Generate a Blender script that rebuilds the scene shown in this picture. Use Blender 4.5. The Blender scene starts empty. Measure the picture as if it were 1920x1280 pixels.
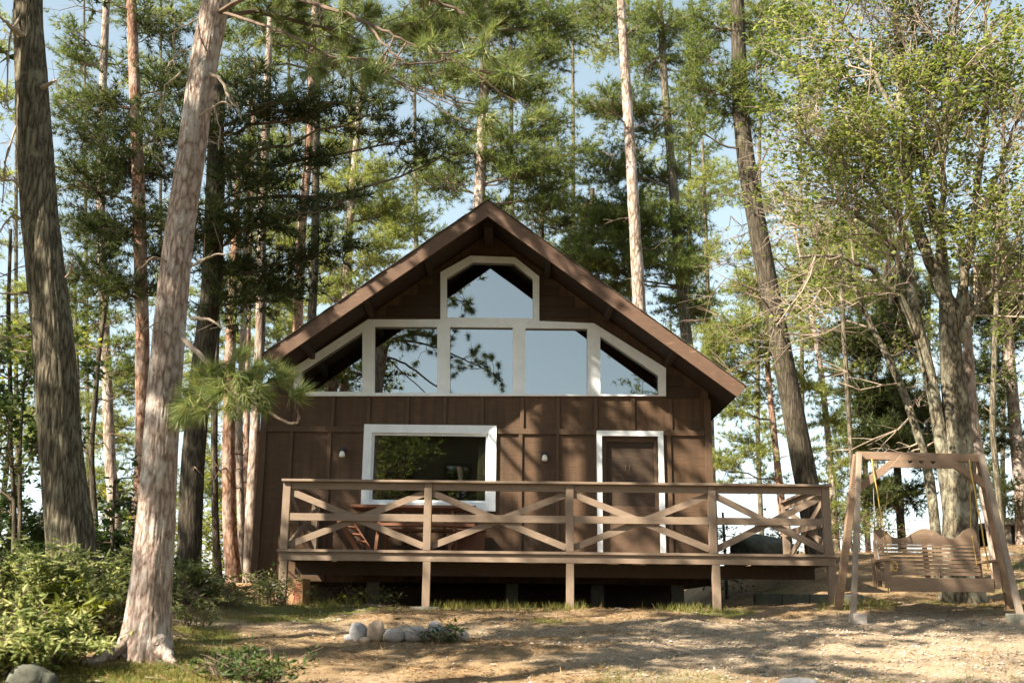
import bpy, math, random
import numpy as np
from mathutils import Vector, Matrix

random.seed(7)
sc = bpy.context.scene
C = sc.collection
F_PX, PITCH, ROLL = 2040.0, math.radians(14.05), 0.0105
cth, sth = math.cos(PITCH), math.sin(PITCH)
R0 = np.array([1.0, 0, 0]); U0 = np.array([0, -sth, cth]); F0 = np.array([0, cth, sth])
CR, SR = math.cos(ROLL), math.sin(ROLL)
RX = R0 * CR + U0 * SR
UX = U0 * CR - R0 * SR

def P(px, py, Y):
    """world point seen at photo position (px, py) at distance Y in front of the camera"""
    d = F0 + RX * (px - 960) / F_PX - UX * (py - 640) / F_PX
    return d * (Y / d[1])

# ------------------------------------------------------------------ noise
def _h(i):
    n = (i[..., 0] * 73856093) ^ (i[..., 1] * 19349663) ^ (i[..., 2] * 83492791)
    n = (n ^ (n >> 13)) * 1274126177 & 0x7fffffff
    n = (n ^ (n >> 16)) & 0xffffff
    return n / float(0xffffff)

def vnoise(p):
    p = np.asarray(p, float)
    i = np.floor(p).astype(np.int64); f = p - i
    u = f * f * (3 - 2 * f)
    r = 0
    for a in (0, 1):
        for b in (0, 1):
            for c in (0, 1):
                w = (u[..., 0] if a else 1 - u[..., 0]) * (u[..., 1] if b else 1 - u[..., 1]) * (u[..., 2] if c else 1 - u[..., 2])
                r = r + w * _h(i + np.array([a, b, c]))
    return r * 2 - 1

def sstep(x, a, b):
    t = np.clip((np.asarray(x, float) - a) / (b - a), 0, 1)
    return t * t * (3 - 2 * t)

# ------------------------------------------------------------------ geometry collector
class Geo:
    def __init__(s): s.V = []; s.T = []; s.Q = []; s.n = 0
    def add(s, v, tris=None, quads=None):
        v = np.asarray(v, float).reshape(-1, 3)
        if tris is not None and len(tris): s.T.append(np.asarray(tris, np.int64).reshape(-1, 3) + s.n)
        if quads is not None and len(quads): s.Q.append(np.asarray(quads, np.int64).reshape(-1, 4) + s.n)
        s.V.append(v); s.n += len(v); return s
    def box(s, x0, x1, y0, y1, z0, z1):
        v = [(x0,y0,z0),(x1,y0,z0),(x1,y1,z0),(x0,y1,z0),(x0,y0,z1),(x1,y0,z1),(x1,y1,z1),(x0,y1,z1)]
        return s.add(v, quads=[(0,3,2,1),(4,5,6,7),(0,1,5,4),(1,2,6,5),(2,3,7,6),(3,0,4,7)])
    def bar(s, p, q, w, h, up=(0,0,1), w2=None):
        """board from p to q; w across (perpendicular to up), h along up"""
        p = np.asarray(p, float); q = np.asarray(q, float)
        d = q - p; d /= np.linalg.norm(d)
        a = np.cross(d, up); a /= np.linalg.norm(a); b = np.cross(a, d)
        w2 = w if w2 is None else w2
        v = []
        for c, ww in ((p, w), (q, w2)):
            for i, j in ((-1,-1),(1,-1),(1,1),(-1,1)): v.append(c + a*ww/2*i + b*h/2*j)
        return s.add(v, quads=[(3,2,1,0),(4,5,6,7),(0,1,5,4),(1,2,6,5),(2,3,7,6),(3,0,4,7)])
    def tube(s, pts, rad, sides=6):
        pts = np.asarray(pts, float); n = len(pts)
        rad = np.broadcast_to(np.asarray(rad, float), (n,))
        t = np.gradient(pts, axis=0); t /= np.linalg.norm(t, axis=1)[:, None] + 1e-9
        ref = np.array([0.31, 0.2, 0.93]) if abs(t[:, 2]).mean() < .8 else np.array([0.9, 0.3, 0.1])
        a = np.cross(t, ref); a /= np.linalg.norm(a, axis=1)[:, None] + 1e-9
        b = np.cross(t, a)
        th = np.arange(sides) * 2 * math.pi / sides
        v = pts[:, None, :] + rad[:, None, None] * (a[:, None, :] * np.cos(th)[None, :, None] + b[:, None, :] * np.sin(th)[None, :, None])
        i = np.arange(n - 1)[:, None] * sides; j = np.arange(sides)[None, :]; k = (j + 1) % sides
        q = np.stack([i + j, i + k, i + sides + k, i + sides + j], -1).reshape(-1, 4)
        caps = [(0, m + 1, m) for m in range(1, sides - 1)] + [((n-1)*sides, (n-1)*sides + m, (n-1)*sides + m + 1) for m in range(1, sides - 1)]
        return s.add(v.reshape(-1, 3), tris=caps, quads=q)
    def prism(s, poly, y0, y1):
        """convex polygon of (x, z) pushed from y0 to y1"""
        n = len(poly)
        v = [(x, y0, z) for x, z in poly] + [(x, y1, z) for x, z in poly]
        q = [(i, (i+1) % n, n + (i+1) % n, n + i) for i in range(n)]
        t = [(0, i+1, i) for i in range(1, n-1)] + [(n, n+i, n+i+1) for i in range(1, n-1)]
        return s.add(v, tris=t, quads=q)
    def mesh(s, name, off=(0,0,0), smooth=False):
        V = np.concatenate(s.V) - np.asarray(off, float)
        T = np.concatenate(s.T) if s.T else np.zeros((0,3), np.int64)
        Q = np.concatenate(s.Q) if s.Q else np.zeros((0,4), np.int64)
        me = bpy.data.meshes.new(name)
        me.vertices.add(len(V)); me.vertices.foreach_set('co', V.astype(np.float32).ravel())
        li = np.concatenate([T.ravel(), Q.ravel()]).astype(np.int32)
        me.loops.add(len(li)); me.loops.foreach_set('vertex_index', li)
        nt, nq = len(T), len(Q)
        st = np.concatenate([np.arange(nt) * 3, nt * 3 + np.arange(nq) * 4]).astype(np.int32)
        me.polygons.add(nt + nq); me.polygons.foreach_set('loop_start', st)
        me.polygons.foreach_set('use_smooth', np.full(nt + nq, bool(smooth)))
        me.update(calc_edges=True)
        return me

def link(name, me, m, parent=None):
    o = bpy.data.objects.new(name, me); C.objects.link(o)
    if m: me.materials.append(m)
    if parent: o.parent = parent
    return o

def worldloc(o):
    v = np.zeros(3)
    while o is not None:
        v += np.array(o.location); o = o.parent
    return v

def obj(name, g, m, parent=None, at=None, smooth=False, bevel=0):
    """one mesh object; g is in world coordinates"""
    if parent is not None: off = worldloc(parent)
    else: off = np.zeros(3) if at is None else np.asarray(at, float)
    o = link(name, g.mesh(name, off, smooth), m, parent)
    if parent is None and at is not None: o.location = at
    if bevel:
        b = o.modifiers.new('edge', 'BEVEL'); b.width = bevel; b.segments = 2; b.limit_method = 'ANGLE'
    return o

def tag(o, label, cat, group=None, kind=None):
    if label: o['label'] = label
    if cat: o['category'] = cat
    if group: o['group'] = group
    if kind: o['kind'] = kind
    return o

def thing(name, label, cat, loc, group=None):
    o = bpy.data.objects.new(name, None); C.objects.link(o); o.location = loc
    o.empty_display_size = .1
    return tag(o, label, cat, group)

def plate(name, outer, holes, y0, y1, m, parent=None):
    """flat board in the XZ plane with holes, real thickness"""
    cu = bpy.data.curves.new(name, 'CURVE'); cu.dimensions = '2D'; cu.fill_mode = 'BOTH'; cu.extrude = abs(y1 - y0) / 2
    for poly in [outer] + list(holes):
        sp = cu.splines.new('POLY'); sp.points.add(len(poly) - 1)
        for p, (x, z) in zip(sp.points, poly): p.co = (x, z, 0, 1)
        sp.use_cyclic_u = True
    tmp = bpy.data.objects.new('tmp', cu); C.objects.link(tmp)
    dg = bpy.context.evaluated_depsgraph_get()
    me = bpy.data.meshes.new_from_object(tmp.evaluated_get(dg))
    bpy.data.objects.remove(tmp); bpy.data.curves.remove(cu)
    me.name = name
    off = worldloc(parent) if parent else np.zeros(3)
    n = len(me.vertices); co = np.zeros(n * 3, np.float32); me.vertices.foreach_get('co', co); co = co.reshape(-1, 3)
    w = np.stack([co[:, 0], (y0 + y1) / 2 - co[:, 2], co[:, 1]], 1) - off
    me.vertices.foreach_set('co', w.astype(np.float32).ravel()); me.materials.clear(); me.polygons.foreach_set('use_smooth', np.zeros(len(me.polygons), bool)); me.update()
    return link(name, me, m, parent)

# ------------------------------------------------------------------ materials
def nodes(name):
    m = bpy.data.materials.new(name); m.use_nodes = True
    nt = m.node_tree; nt.nodes.clear()
    out = nt.nodes.new('ShaderNodeOutputMaterial')
    return m, nt, out

def N(nt, t, **kw):
    n = nt.nodes.new(t)
    for k, v in kw.items():
        if k.startswith('_'): setattr(n, k[1:], v)
        else: n.inputs[k.replace('__', ' ')].default_value = v
    return n

def ramp(nt, stops, src):
    r = nt.nodes.new('ShaderNodeValToRGB'); e = r.color_ramp.elements
    while len(e) < len(stops): e.new(.5)
    for el, (p, c) in zip(e, stops):
        el.position = p; el.color = (*c, 1) if len(c) == 3 else c
    nt.links.new(src, r.inputs[0]); return r

def coords(nt, scale=(1,1,1), kind='Object'):
    tc = nt.nodes.new('ShaderNodeTexCoord'); mp = nt.nodes.new('ShaderNodeMapping')
    mp.inputs['Scale'].default_value = scale
    nt.links.new(tc.outputs[kind], mp.inputs[0]); return mp.outputs[0]

def wood(name, c1, c2, scale=(3, 3, 3), rough=.75, bump=.15, wear=None, detail=6, streak=False):
    m, nt, out = nodes(name)
    p = N(nt, 'ShaderNodeBsdfPrincipled', Roughness=rough)
    co = coords(nt, scale)
    n1 = N(nt, 'ShaderNodeTexNoise', Scale=6.0, Detail=detail, Roughness=.65); nt.links.new(co, n1.inputs[0])
    co2 = coords(nt, (1, 1, 1))
    n2 = N(nt, 'ShaderNodeTexNoise', Scale=1.7, Detail=4.0, Roughness=.6); nt.links.new(co2, n2.inputs[0])
    mx = N(nt, 'ShaderNodeMix', _data_type='FLOAT'); mx.inputs[0].default_value = .45
    nt.links.new(n1.outputs[0], mx.inputs[2]); nt.links.new(n2.outputs[0], mx.inputs[3])
    st = [(.3, c1), (.7, c2)]
    r = ramp(nt, st, mx.outputs[0])
    col = r.outputs[0]
    if wear:
        n3 = N(nt, 'ShaderNodeTexNoise', Scale=5.0, Detail=8.0, Roughness=.75); nt.links.new(co, n3.inputs[0])
        w = ramp(nt, [(.58, (0,0,0)), (.72, (1,1,1))], n3.outputs[0])
        m2 = N(nt, 'ShaderNodeMix', _data_type='RGBA'); nt.links.new(w.outputs[0], m2.inputs[0])
        nt.links.new(col, m2.inputs[6]); m2.inputs[7].default_value = (*wear, 1); col = m2.outputs[2]
    if streak:   # rain streaks and uneven stain down the boards
        n4 = N(nt, 'ShaderNodeTexNoise', Scale=1.0, Detail=6.0, Roughness=.7); nt.links.new(coords(nt, (9, 9, .55)), n4.inputs[0])
        w4 = ramp(nt, [(.35, (.62, .62, .62)), (.55, (1, 1, 1)), (.72, (1.0, 1.0, 1.0))], n4.outputs[0])
        m4 = N(nt, 'ShaderNodeMix', _data_type='RGBA', _blend_type='MULTIPLY'); m4.inputs[0].default_value = 1
        nt.links.new(col, m4.inputs[6]); nt.links.new(w4.outputs[0], m4.inputs[7]); col = m4.outputs[2]
    nt.links.new(col, p.inputs['Base Color'])
    b = N(nt, 'ShaderNodeBump', Strength=bump, Distance=.02); nt.links.new(n1.outputs[0], b.inputs['Height'])
    nt.links.new(b.outputs[0], p.inputs['Normal']); nt.links.new(p.outputs[0], out.inputs[0])
    return m

def bark(name, c_ridge, c_crack, c_patch, scale=(9, 9, 2.2), patch=.6, ps=2.3, bump=.8, thr=(.47, .8)):
    m, nt, out = nodes(name)
    p = N(nt, 'ShaderNodeBsdfPrincipled', Roughness=.9)
    p.inputs['Specular IOR Level'].default_value = .2
    co = coords(nt, scale)
    wn = N(nt, 'ShaderNodeTexNoise', Scale=1.2, Detail=3.0); nt.links.new(co, wn.inputs[0])
    ad = N(nt, 'ShaderNodeMix', _data_type='RGBA', _blend_type='LINEAR_LIGHT'); ad.inputs[0].default_value = .35
    nt.links.new(co, ad.inputs[6]); nt.links.new(wn.outputs[1], ad.inputs[7])
    v = N(nt, 'ShaderNodeTexVoronoi', Scale=1.0, _feature='DISTANCE_TO_EDGE'); nt.links.new(ad.outputs[2], v.inputs[0])
    n1 = N(nt, 'ShaderNodeTexNoise', Scale=2.5, Detail=8.0, Roughness=.7); nt.links.new(co, n1.inputs[0])
    ma = N(nt, 'ShaderNodeMath', _operation='MULTIPLY_ADD'); ma.inputs[1].default_value = 1.1
    nt.links.new(v.outputs['Distance'], ma.inputs[0]); nt.links.new(n1.outputs[0], ma.inputs[2])
    r = ramp(nt, [(thr[0], c_crack), (thr[1], c_ridge), (.95, tuple(min(1, x * 1.25) for x in c_ridge))], ma.outputs[0])
    n2 = N(nt, 'ShaderNodeTexNoise', Scale=ps, Detail=7.0, Roughness=.7); nt.links.new(coords(nt, (1, 1, .6)), n2.inputs[0])
    w = ramp(nt, [(patch - .06, (0,0,0)), (patch + .08, (1,1,1))], n2.outputs[0])
    mx = N(nt, 'ShaderNodeMix', _data_type='RGBA'); nt.links.new(w.outputs[0], mx.inputs[0])
    nt.links.new(r.outputs[0], mx.inputs[6]); mx.inputs[7].default_value = (*c_patch, 1)
    nt.links.new(mx.outputs[2], p.inputs['Base Color'])
    b = N(nt, 'ShaderNodeBump', Strength=bump, Distance=.03); nt.links.new(ma.outputs[0], b.inputs['Height'])
    nt.links.new(b.outputs[0], p.inputs['Normal']); nt.links.new(p.outputs[0], out.inputs[0])
    return m

def leaf(name, cols, transl=.35, rough=.55, spec=.3, patch=1.2):
    """foliage: each leaf or needle its own tint, a part of the light passes through"""
    m, nt, out = nodes(name)
    g = nt.nodes.new('ShaderNodeNewGeometry')
    n = N(nt, 'ShaderNodeTexNoise', Scale=patch, Detail=2.0); nt.links.new(coords(nt), n.inputs[0])
    mx = N(nt, 'ShaderNodeMix', _data_type='FLOAT'); mx.inputs[0].default_value = .5
    nt.links.new(g.outputs['Random Per Island'], mx.inputs[2]); nt.links.new(n.outputs[0], mx.inputs[3])
    k = len(cols)
    r = ramp(nt, [(.2 + .6 * i / max(1, k - 1), c) for i, c in enumerate(cols)], mx.outputs[0])
    p = N(nt, 'ShaderNodeBsdfPrincipled', Roughness=rough); p.inputs['Specular IOR Level'].default_value = spec
    t = nt.nodes.new('ShaderNodeBsdfTranslucent')
    br = N(nt, 'ShaderNodeHueSaturation', Saturation=1.1, Value=1.5); nt.links.new(r.outputs[0], br.inputs['Color'])
    nt.links.new(r.outputs[0], p.inputs['Base Color']); nt.links.new(br.outputs[0], t.inputs[0])
    ms = nt.nodes.new('ShaderNodeMixShader'); ms.inputs[0].default_value = transl
    nt.links.new(p.outputs[0], ms.inputs[1]); nt.links.new(t.outputs[0], ms.inputs[2]); nt.links.new(ms.outputs[0], out.inputs[0])
    return m

def plain(name, c, rough=.7, noise=.15, scale=8, bump=.1, spec=.5):
    m, nt, out = nodes(name)
    p = N(nt, 'ShaderNodeBsdfPrincipled', Roughness=rough); p.inputs['Specular IOR Level'].default_value = spec
    n = N(nt, 'ShaderNodeTexNoise', Scale=scale, Detail=6.0, Roughness=.65); nt.links.new(coords(nt), n.inputs[0])
    r = ramp(nt, [(.3, tuple(x * (1 - noise) for x in c)), (.7, tuple(min(1, x * (1 + noise)) for x in c))], n.outputs[0])
    nt.links.new(r.outputs[0], p.inputs['Base Color'])
    b = N(nt, 'ShaderNodeBump', Strength=bump, Distance=.02); nt.links.new(n.outputs[0], b.inputs['Height'])
    nt.links.new(b.outputs[0], p.inputs['Normal']); nt.links.new(p.outputs[0], out.inputs[0])
    return m

def glass(name, fac, tint):
    m, nt, out = nodes(name)
    gl = N(nt, 'ShaderNodeBsdfGlossy', Roughness=.004); gl.inputs['Color'].default_value = (.93, .97, .97, 1)
    n = N(nt, 'ShaderNodeTexNoise', Scale=1.3, Detail=1.0); nt.links.new(coords(nt), n.inputs[0])
    b = N(nt, 'ShaderNodeBump', Strength=.03, Distance=.05); nt.links.new(n.outputs[0], b.inputs['Height'])
    nt.links.new(b.outputs[0], gl.inputs['Normal'])
    tr = nt.nodes.new('ShaderNodeBsdfTransparent'); tr.inputs[0].default_value = (*tint, 1)
    ms = nt.nodes.new('ShaderNodeMixShader'); ms.inputs[0].default_value = fac
    nt.links.new(tr.outputs[0], ms.inputs[1]); nt.links.new(gl.outputs[0], ms.inputs[2]); nt.links.new(ms.outputs[0], out.inputs[0])
    return m

M = {}
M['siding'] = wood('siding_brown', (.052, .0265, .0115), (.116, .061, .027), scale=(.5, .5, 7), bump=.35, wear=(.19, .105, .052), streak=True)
M['gable'] = wood('gable_brown_shaded', (.026, .0145, .007), (.058, .032, .016), scale=(.5, .5, 7), bump=.3, wear=(.085, .05, .026))  # siding brown darkened to put overhang shade into the colour; door panel shares it
M['siding_trim'] = wood('siding_batten', (.056, .030, .015), (.11, .06, .03), scale=(4, 4, 1), bump=.2)
M['barge'] = wood('barge_brown', (.075, .040, .023), (.135, .075, .046), scale=(1, 1, 4), wear=(.25, .14, .09))
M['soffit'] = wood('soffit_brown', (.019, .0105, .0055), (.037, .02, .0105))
M['shingle'] = plain('shingle_dark', (.06, .05, .045), .9, .4, 14, .4)
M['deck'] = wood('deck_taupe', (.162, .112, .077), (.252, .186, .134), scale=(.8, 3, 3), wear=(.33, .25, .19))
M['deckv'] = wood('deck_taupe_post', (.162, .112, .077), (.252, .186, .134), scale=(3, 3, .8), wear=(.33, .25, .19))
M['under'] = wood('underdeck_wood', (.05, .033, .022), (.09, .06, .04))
M['white'] = plain('white_paint', (.82, .85, .87), .5, .09, 4, .08)
M['door'] = wood('door_brown', (.066, .038, .02), (.12, .07, .04), scale=(1, 1, 3))
M['table'] = wood('table_stain', (.13, .05, .025), (.22, .09, .045), scale=(1, 3, 3))
M['swing'] = wood('swing_wood', (.155, .10, .065), (.27, .185, .125), scale=(1, 2, 4), wear=(.34, .26, .19))
M['swing_leg'] = wood('swing_leg_wood', (.155, .118, .088), (.29, .235, .185), scale=(3, 3, .7), wear=(.38, .335, .285))
M['rope'] = plain('yellow_rope', (.46, .30, .07), .8, .2, 60)
M['chain'] = plain('grey_cord', (.3, .3, .3), .6)
M['glass_up'] = glass('window_glass', .27, (.10, .11, .11))
M['glass_low'] = glass('window_glass_low', .20, (.5, .5, .44))
M['bulb'] = plain('opal_glass', (.85, .82, .74), .25, .03, 3, .0)
M['metal'] = plain('dark_metal', (.04, .04, .04), .5)
M['gold'] = plain('brass_number', (.13, .095, .05), .5)
M['curtain'] = plain('curtain_cloth', (.8, .8, .76), .9, .08, 4)
M['inside'] = plain('interior_panel', (.05, .035, .02), .9, .2, 3)
M['card'] = plain('cardboard', (.38, .22, .11), .85, .15, 6)
M['red_print'] = plain('red_print', (.24, .035, .02), .8, .1, 20)
M['log'] = wood('split_log', (.30, .15, .06), (.50, .32, .17))
M['block'] = plain('concrete_block', (.16, .16, .13), .95, .3, 10, .4)
M['stone_grey'] = plain('stone_grey', (.24, .24, .25), .85, .35, 9, .5)
M['stone_tan'] = plain('stone_tan', (.36, .27, .20), .85, .25, 11, .4)
M['stone_pale'] = plain('stone_pale', (.38, .34, .31), .85, .35, 14, .5)
M['boulder'] = plain('boulder_stone', (.075, .078, .06), .95, .55, 7, .9)
M['b_red'] = bark('red_pine_bark', (.45, .36, .31), (.17, .11, .085), (.58, .52, .48), scale=(17, 17, 5.5), patch=.56, ps=5, bump=1.0, thr=(.42, .78))
M['b_grey'] = bark('furrowed_bark', (.18, .155, .11), (.045, .037, .026), (.225, .215, .15), scale=(17, 17, 2.4), patch=.6, ps=5.0, bump=1.0)
M['b_dark'] = bark('dark_bark', (.09, .075, .053), (.03, .024, .017), (.11, .10, .068), scale=(14, 14, 2.5), patch=.62)
M['b_pink'] = bark('pink_pine_bark', (.33, .20, .14), (.10, .05, .03), (.40, .30, .25), scale=(10, 10, 3.4), patch=.55)
M['b_pale'] = bark('pale_pine_bark', (.34, .27, .22), (.11, .075, .055), (.42, .36, .33), scale=(10, 10, 3), patch=.55)
M['b_maple'] = bark('mossy_maple_bark', (.17, .145, .10), (.04, .033, .022), (.27, .255, .19), scale=(13, 13, 5), patch=.54, ps=4.0, bump=1.0)
M['twig'] = plain('twig_brown', (.13, .09, .065), .9, .3, 5)
M['deadtwig'] = plain('dead_twig', (.30, .235, .18), .9, .3, 5)
M['n_dark'] = leaf('needles_dark', [(.022, .036, .012), (.046, .064, .018), (.11, .122, .03)], .3)
M['n_mid'] = leaf('needles_mid', [(.05, .075, .02), (.105, .138, .036), (.21, .23, .065)], .42)
M['n_light'] = leaf('needles_light', [(.11, .14, .035), (.21, .24, .068), (.34, .345, .11)], .45)
M['n_near'] = leaf('needles_near', [(.075, .125, .035), (.15, .20, .06), (.30, .27, .09)], .3, .45, .4, 3)
M['l_maple'] = leaf('leaves_maple', [(.065, .098, .02), (.14, .172, .045), (.28, .29, .10)], .5, .5, .3, .8)
M['l_dark'] = leaf('leaves_dark', [(.025, .05, .015), (.05, .085, .022), (.10, .13, .03)], .4)
M['l_bush'] = leaf('leaves_bush', [(.075, .105, .032), (.19, .225, .075), (.43, .42, .19)], .4, .7, .2, 1.5)
M['l_yellow'] = leaf('leaves_yellow', [(.10, .13, .02), (.19, .22, .035), (.28, .28, .05)], .5)
M['grass'] = leaf('grass_blades', [(.07, .09, .02), (.15, .16, .04), (.32, .25, .09)], .35, .6, .2, 1.0)
M['litter'] = leaf('needle_litter', [(.11, .06, .025), (.23, .135, .06), (.40, .29, .17)], .05, .9, .1, .9)
M['pebble'] = leaf('pebbles', [(.17, .14, .105), (.28, .23, .18), (.47, .41, .34)], 0, .9, .2, 2)

# ------------------------------------------------------------------ ground
def ground_z(x, y):
    x = np.asarray(x, float); y = np.asarray(y, float)
    z = -1.5 + .103 * np.clip(y, -3, 15.3)
    z = z + .10 * sstep(x, 2.6, 4.6) * sstep(y, 13, 15.5) + .05 * sstep(-x, 2.4, 3.6) * sstep(y, 13.5, 15.5)
    rise = sstep(y, 15.8, 24.5)
    z = z + rise * (1.22 * sstep(x, 3.5, 6.5) + .30 * sstep(x, 8, 13))
    z = z + .28 * sstep(-x, 2.8, 5.5) * sstep(y, 6, 11)
    z = z - 3.0 * sstep(y, 34, 60) - 14 * sstep(y, 80, 400)
    p = np.stack([x, y, np.zeros_like(x)], -1)
    z = z + .035 * vnoise(p * .9 + 7) + .018 * vnoise(p * 2.7 + 3)
    return z

def gravel_mask(x, y):
    p = np.stack([x, y, np.zeros_like(x)], -1)
    n = vnoise(p * .55 + 11) * .9 + vnoise(p * 1.9) * .5
    m = sstep(x + n * 2.0 - (y - 12.6) * .25, .4, 2.6) * sstep(14.7 - y + n * .5, 0, .7) * sstep(y + n * .8, 8.6, 9.8)
    m = np.maximum(m, .75 * sstep(n + .5 - abs(y - 12.9) * .9 - .12 * abs(x + .5), -.2, .6))
    return m

def green_mask(x, y):
    p = np.stack([x, y, np.zeros_like(x)], -1)
    n = vnoise(p * .8 + 31) + .6 * vnoise(p * 2.3 + 5)
    m = sstep(n + sstep(-x, .5, 3.2) * .9 - .25 + .7 * sstep(10.6 - y, 0, 1.2) - .5, -.1, .7)
    m = np.maximum(m, sstep(n + 1.0 * (1 - np.clip(abs(y - 15.0) / .9, 0, 1)) + .5 * sstep(x, 2.2, 4) - .85, 0, .8))
    m = np.maximum(m, sstep(n + 1.3 - ((x - 3.9) / 1.0) ** 2 - ((y - 9.0) / .7) ** 2, 0, .8))
    return np.clip(m, 0, 1)

def axis(a, b, fine, outer, k=1.25):
    xs = list(np.arange(a, b + 1e-6, fine)); d = fine
    while xs[-1] < outer[1]: d *= k; xs.append(xs[-1] + d)
    d = fine; pre = [a]
    while pre[-1] > outer[0]: d *= k; pre.append(pre[-1] - d)
    return np.array(pre[:0:-1] + xs)

gx = axis(-8, 10, .07, (-600, 600)); gy = axis(7.5, 18, .07, (-60, 1200))
GX, GY = np.meshgrid(gx, gy)
GZ = ground_z(GX, GY)
pp = np.stack([GX, GY, np.zeros_like(GX)], -1)
near = sstep(26 - GY, 0, 4) * sstep(14 - abs(GX), 0, 3)
GZ = GZ + near * (.013 * vnoise(pp * 7) + .009 * vnoise(pp * 13.7))
nx_, ny_ = len(gx), len(gy)
ii = np.arange(ny_ - 1)[:, None] * nx_ + np.arange(nx_ - 1)[None, :]
gg = Geo().add(np.stack([GX, GY, GZ], -1).reshape(-1, 3), quads=np.stack([ii, ii + 1, ii + nx_ + 1, ii + nx_], -1).reshape(-1, 4))
m, nt, out = nodes('forest_floor')
p = N(nt, 'ShaderNodeBsdfPrincipled', Roughness=.95); p.inputs['Specular IOR Level'].default_value = .15
co = coords(nt)
n1 = N(nt, 'ShaderNodeTexNoise', Scale=2.2, Detail=8.0, Roughness=.7); nt.links.new(co, n1.inputs[0])
n2 = N(nt, 'ShaderNodeTexNoise', Scale=38.0, Detail=4.0, Roughness=.7); nt.links.new(co, n2.inputs[0])
mixn = N(nt, 'ShaderNodeMix', _data_type='FLOAT'); mixn.inputs[0].default_value = .5
nt.links.new(n1.outputs[0], mixn.inputs[2]); nt.links.new(n2.outputs[0], mixn.inputs[3])
r1 = ramp(nt, [(.32, (.075, .05, .028)), (.5, (.19, .13, .072)), (.68, (.33, .24, .15))], mixn.outputs[0])
r2 = ramp(nt, [(.3, (.165, .125, .082)), (.55, (.27, .207, .142)), (.75, (.39, .32, .235))], n2.outputs[0])
r3 = ramp(nt, [(.3, (.055, .06, .02)), (.6, (.125, .13, .036)), (.75, (.24, .20, .065))], mixn.outputs[0])
a1 = nt.nodes.new('ShaderNodeAttribute'); a1.attribute_name = 'gravel'
a2 = nt.nodes.new('ShaderNodeAttribute'); a2.attribute_name = 'green'
x1 = N(nt, 'ShaderNodeMix', _data_type='RGBA'); nt.links.new(a2.outputs['Fac'], x1.inputs[0]); nt.links.new(r1.outputs[0], x1.inputs[6]); nt.links.new(r3.outputs[0], x1.inputs[7])
x2 = N(nt, 'ShaderNodeMix', _data_type='RGBA'); nt.links.new(a1.outputs['Fac'], x2.inputs[0]); nt.links.new(x1.outputs[2], x2.inputs[6]); nt.links.new(r2.outputs[0], x2.inputs[7])
nt.links.new(x2.outputs[2], p.inputs['Base Color'])
bp = N(nt, 'ShaderNodeBump', Strength=.6, Distance=.02); nt.links.new(n2.outputs[0], bp.inputs['Height'])
nt.links.new(bp.outputs[0], p.inputs['Normal']); nt.links.new(p.outputs[0], out.inputs[0])
gr = link('ground', gg.mesh('ground', smooth=True), m)
tag(gr, None, None, kind='structure')
for nm, fn in (('gravel', gravel_mask), ('green', green_mask)):
    at_ = gr.data.attributes.new(nm, 'FLOAT', 'POINT')
    at_.data.foreach_set('value', fn(GX, GY).ravel().astype(np.float32))

# ------------------------------------------------------------------ foliage builders
def needles(pos, dr, rng, K=9, length=.16, width=.013, spread=.75):
    """K thin pointed blades fanning out of every tuft position"""
    n = len(pos)
    d = dr[:, None, :] + spread * rng.normal(size=(n, K, 3))
    d /= np.linalg.norm(d, axis=-1, keepdims=True) + 1e-9
    L = length * rng.uniform(.6, 1.15, (n, K, 1))
    s = np.cross(d, rng.normal(size=(n, K, 3))); s /= np.linalg.norm(s, axis=-1, keepdims=True) + 1e-9
    s *= width * .5 * rng.uniform(.7, 1.3, (n, K, 1))
    b = pos[:, None, :] + d * L * .06
    return np.stack([b - s, b + s, b + d * L], 2).reshape(-1, 3)

def add_needles(g, pos, dr, rng, **kw):
    if not len(pos): return
    v = needles(np.asarray(pos), np.asarray(dr), rng, **kw)
    g.add(v, tris=np.arange(len(v)).reshape(-1, 3))

def add_leaves(g, pos, rng, size=.07, flat=.5, droop=0, wid=.36):
    """folded four-cornered leaves, each turned its own way"""
    pos = np.asarray(pos, float); n = len(pos)
    if not n: return
    d = rng.normal(size=(n, 3)); d[:, 2] = d[:, 2] * (1 - flat) - droop; d /= np.linalg.norm(d, axis=1)[:, None]
    up = np.array([0, 0, 1.0]) + rng.normal(size=(n, 3)) * .45
    s = np.cross(d, up); s /= np.linalg.norm(s, axis=1)[:, None] + 1e-9
    nn = np.cross(s, d)
    L = (size * rng.uniform(.6, 1.35, (n, 1)))
    a = pos; b = pos + d * L * .45 + s * L * wid - nn * L * .06; c = pos + d * L; e = pos + d * L * .45 - s * L * wid - nn * L * .06
    mid = pos + d * L * .5 + nn * L * .05
    v = np.stack([a, b, c, mid, e], 1).reshape(-1, 3)
    i = np.arange(n)[:, None] * 5
    t = np.concatenate([i + [0, 1, 3], i + [1, 2, 3], i + [3, 2, 4], i + [0, 3, 4]], 1).reshape(-1, 3)
    g.add(v, tris=t)

def curve_pts(p0, p1, n, sag, rng, wob=.04):
    p0 = np.asarray(p0, float); p1 = np.asarray(p1, float)
    t = np.linspace(0, 1, n)[:, None]
    L = np.linalg.norm(p1 - p0)
    q = p0 + (p1 - p0) * t
    q[:, 2] += (-sag * L * 4 * t * (1 - t))[:, 0]
    w = rng.normal(size=(n, 3)) * wob * L; w[0] = 0; w[-1] = 0
    return q + w * np.sin(t * math.pi)

def unit(v): return v / (np.linalg.norm(v) + 1e-9)

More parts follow.
